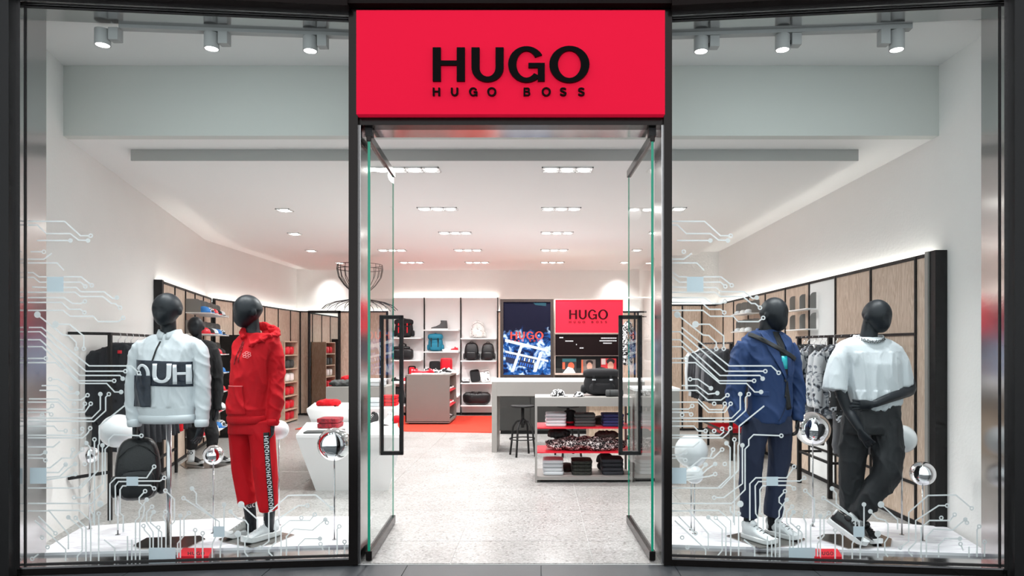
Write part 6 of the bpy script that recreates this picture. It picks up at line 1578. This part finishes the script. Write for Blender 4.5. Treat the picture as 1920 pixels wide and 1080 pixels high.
tr_([(128,970),(154,992),(154,1032),(145,1043),(145,1052)], None, D_); tr_([(142,971),(161,989),(161,1052)], None, R_); tr_([(90,957),(148,957),(170,976),(170,1052)]); tr_([(72,968),(104,1000)], R_); tr_([(51,958),(92,958),(128,1001),(128,1030)]); tr_([(50,983),(79,1008)], R_); tr_([(50,996),(89,1026)], R_); tr_([(50,1012),(90,1050)]); tr_([(65,976),(123,1030),(123,1052)]); tr_([(72,1039),(60,1048)], R_)
tr_([(195,1012),(215,1028),(215,1052)]); tr_([(239,1005),(239,1052)]); tr_([(247,1012),(247,1052)]); tr_([(344,934),(411,978),(411,987)], None, R_); tr_([(360,916),(368,925),(368,944),(404,974),(404,987)], None, D_); tr_([(338,967),(338,1046)], None, D_); tr_([(354,962),(345,972),(345,1004),(333,1019),(333,1046)], None, R_)
tr_([(452,946),(483,974),(483,993)], None, 'big'); tr_([(366,994),(366,1048)], None, R_); tr_([(380,1000),(380,1048)], None, R_); tr_([(420,946),(420,987)], None, D_); tr_([(418,1007),(413,1025),(413,1048)]); tr_([(404,1007),(398,1020),(398,1048)]); tr_([(432,959),(445,972),(460,976),(465,983),(465,1008),(459,1017),(459,1036),(465,1044)], None, D_); tr_([(446,1001),(446,1046)], None, 'big')
tr_([(592,928),(540,929),(504,961),(504,1015),(488,1027)], R_); tr_([(592,928),(622,953)], R_); tr_([(576,948),(560,948),(517,976),(517,1017),(504,1030),(504,1036),(511,1043)], None, R_); tr_([(590,965),(581,976),(543,976),(527,989),(527,1046)], None, R_); tr_([(610,974),(586,994),(551,992),(537,1006),(537,1045)], None, D_)
tr_([(600,1010),(572,1010),(560,1022),(560,1045)], None, D_); tr_([(636,987),(632,993),(632,1044)], None, R_); tr_([(617,1025),(617,1045)], None, None); tr_([(646,1016),(646,1044)], None, R_); tr_([(601,1020),(606,1032)], None, R_)
LONE = [(79, 778, R_), (139, 757, R_), (139, 808, R_), (188, 945, 'big'), (613, 980, R_), (565, 971, R_), (159, 870, R_)]
CHIPS = [(88, 519, 119, 547), (56, 877, 87, 907), (237, 894, 259, 911), (279, 1027, 329, 1051), (400, 987, 421, 1007)]
def decal(a, b, off, label):
    d = (b-a).normalized(); n = Vector((-d.y, d.x)); n = n if n.y > 0 else -n
    c0 = a+n*0.0125
    def hit(px, py, lift=0.0):
        rx = (px+off-CX)/F; c = c0+n*lift; Yh = (c.x*n.x+c.y*n.y)/(rx*n.x+n.y)
        return Vector((rx*Yh, Yh, EYE-(py-CY)/F*Yh))
    mid = (a+b)/2; org = Vector((mid.x, mid.y, 0.05))
    t = thing('window_decal', label, 'decal', org); nv = Vector((n.x, n.y, 0))*0.0012
    lo, hi = (52, 654) if off == 0 else (58, 668)
    def clipq(qs): return [q for q in qs if all(lo <= p[0] <= hi for p in q)]
    def emit(qs, name, m, lift=0.0):
        qs = clipq(qs)
        if not qs: return
        mb = MB()
        for q in qs: mb.prism(q, lambda p: hit(p[0], p[1], lift)-org, lambda p: hit(p[0], p[1], lift)-org+nv)
        mb.build(name, m, t)
    def pad(c, k):
        if k == R_: return ring_quads(c[0], c[1], 4.3, 4.3, 2.0, 2.0, 0, 2*PI, 16)
        r = 4.3 if k == D_ else 6.2
        return [[(c[0], c[1]), (c[0]+r*math.cos(2*PI*j/14), c[1]+r*math.sin(2*PI*j/14)), (c[0]+r*math.cos(2*PI*(j+1)/14), c[1]+r*math.sin(2*PI*(j+1)/14))] for j in range(14)]
    for pts, e, s in T:
        pts = [(max(lo, min(hi, p[0])), p[1]) for p in pts]
        P = list(pts)
        for idx, k in ((-1, e), (0, s)):
            if k and len(P) > 1:
                o_ = Vector(P[idx]); q_ = Vector(P[-2 if idx == -1 else 1]); v = (q_-o_)
                if v.length > 4.5: P[idx] = tuple(o_+v.normalized()*(3.4 if k == R_ else 2.0))
        qs = []
        w = 2.7
        qs += ribbon(P, w, 1) if len(P) > 1 else []
        if e: qs += pad(pts[-1], e)
        if s: qs += pad(pts[0], s)
        emit(qs, 'circuit_trace', frost_m)
    for x_, y_, k in LONE: emit(pad((x_, y_), k), 'circuit_pad', frost_m)
    for (x0, y0, x1, y1) in CHIPS:
        emit([rect(max(lo, x0), x1, y0, y1)], 'circuit_chip', chip_m, 0.002)
    return t
decal(LA, LB, 0, 'pale grey circuit board stickers on the left window glass')
decal(RA, RB, 1200, 'pale grey circuit board stickers on the right window glass')
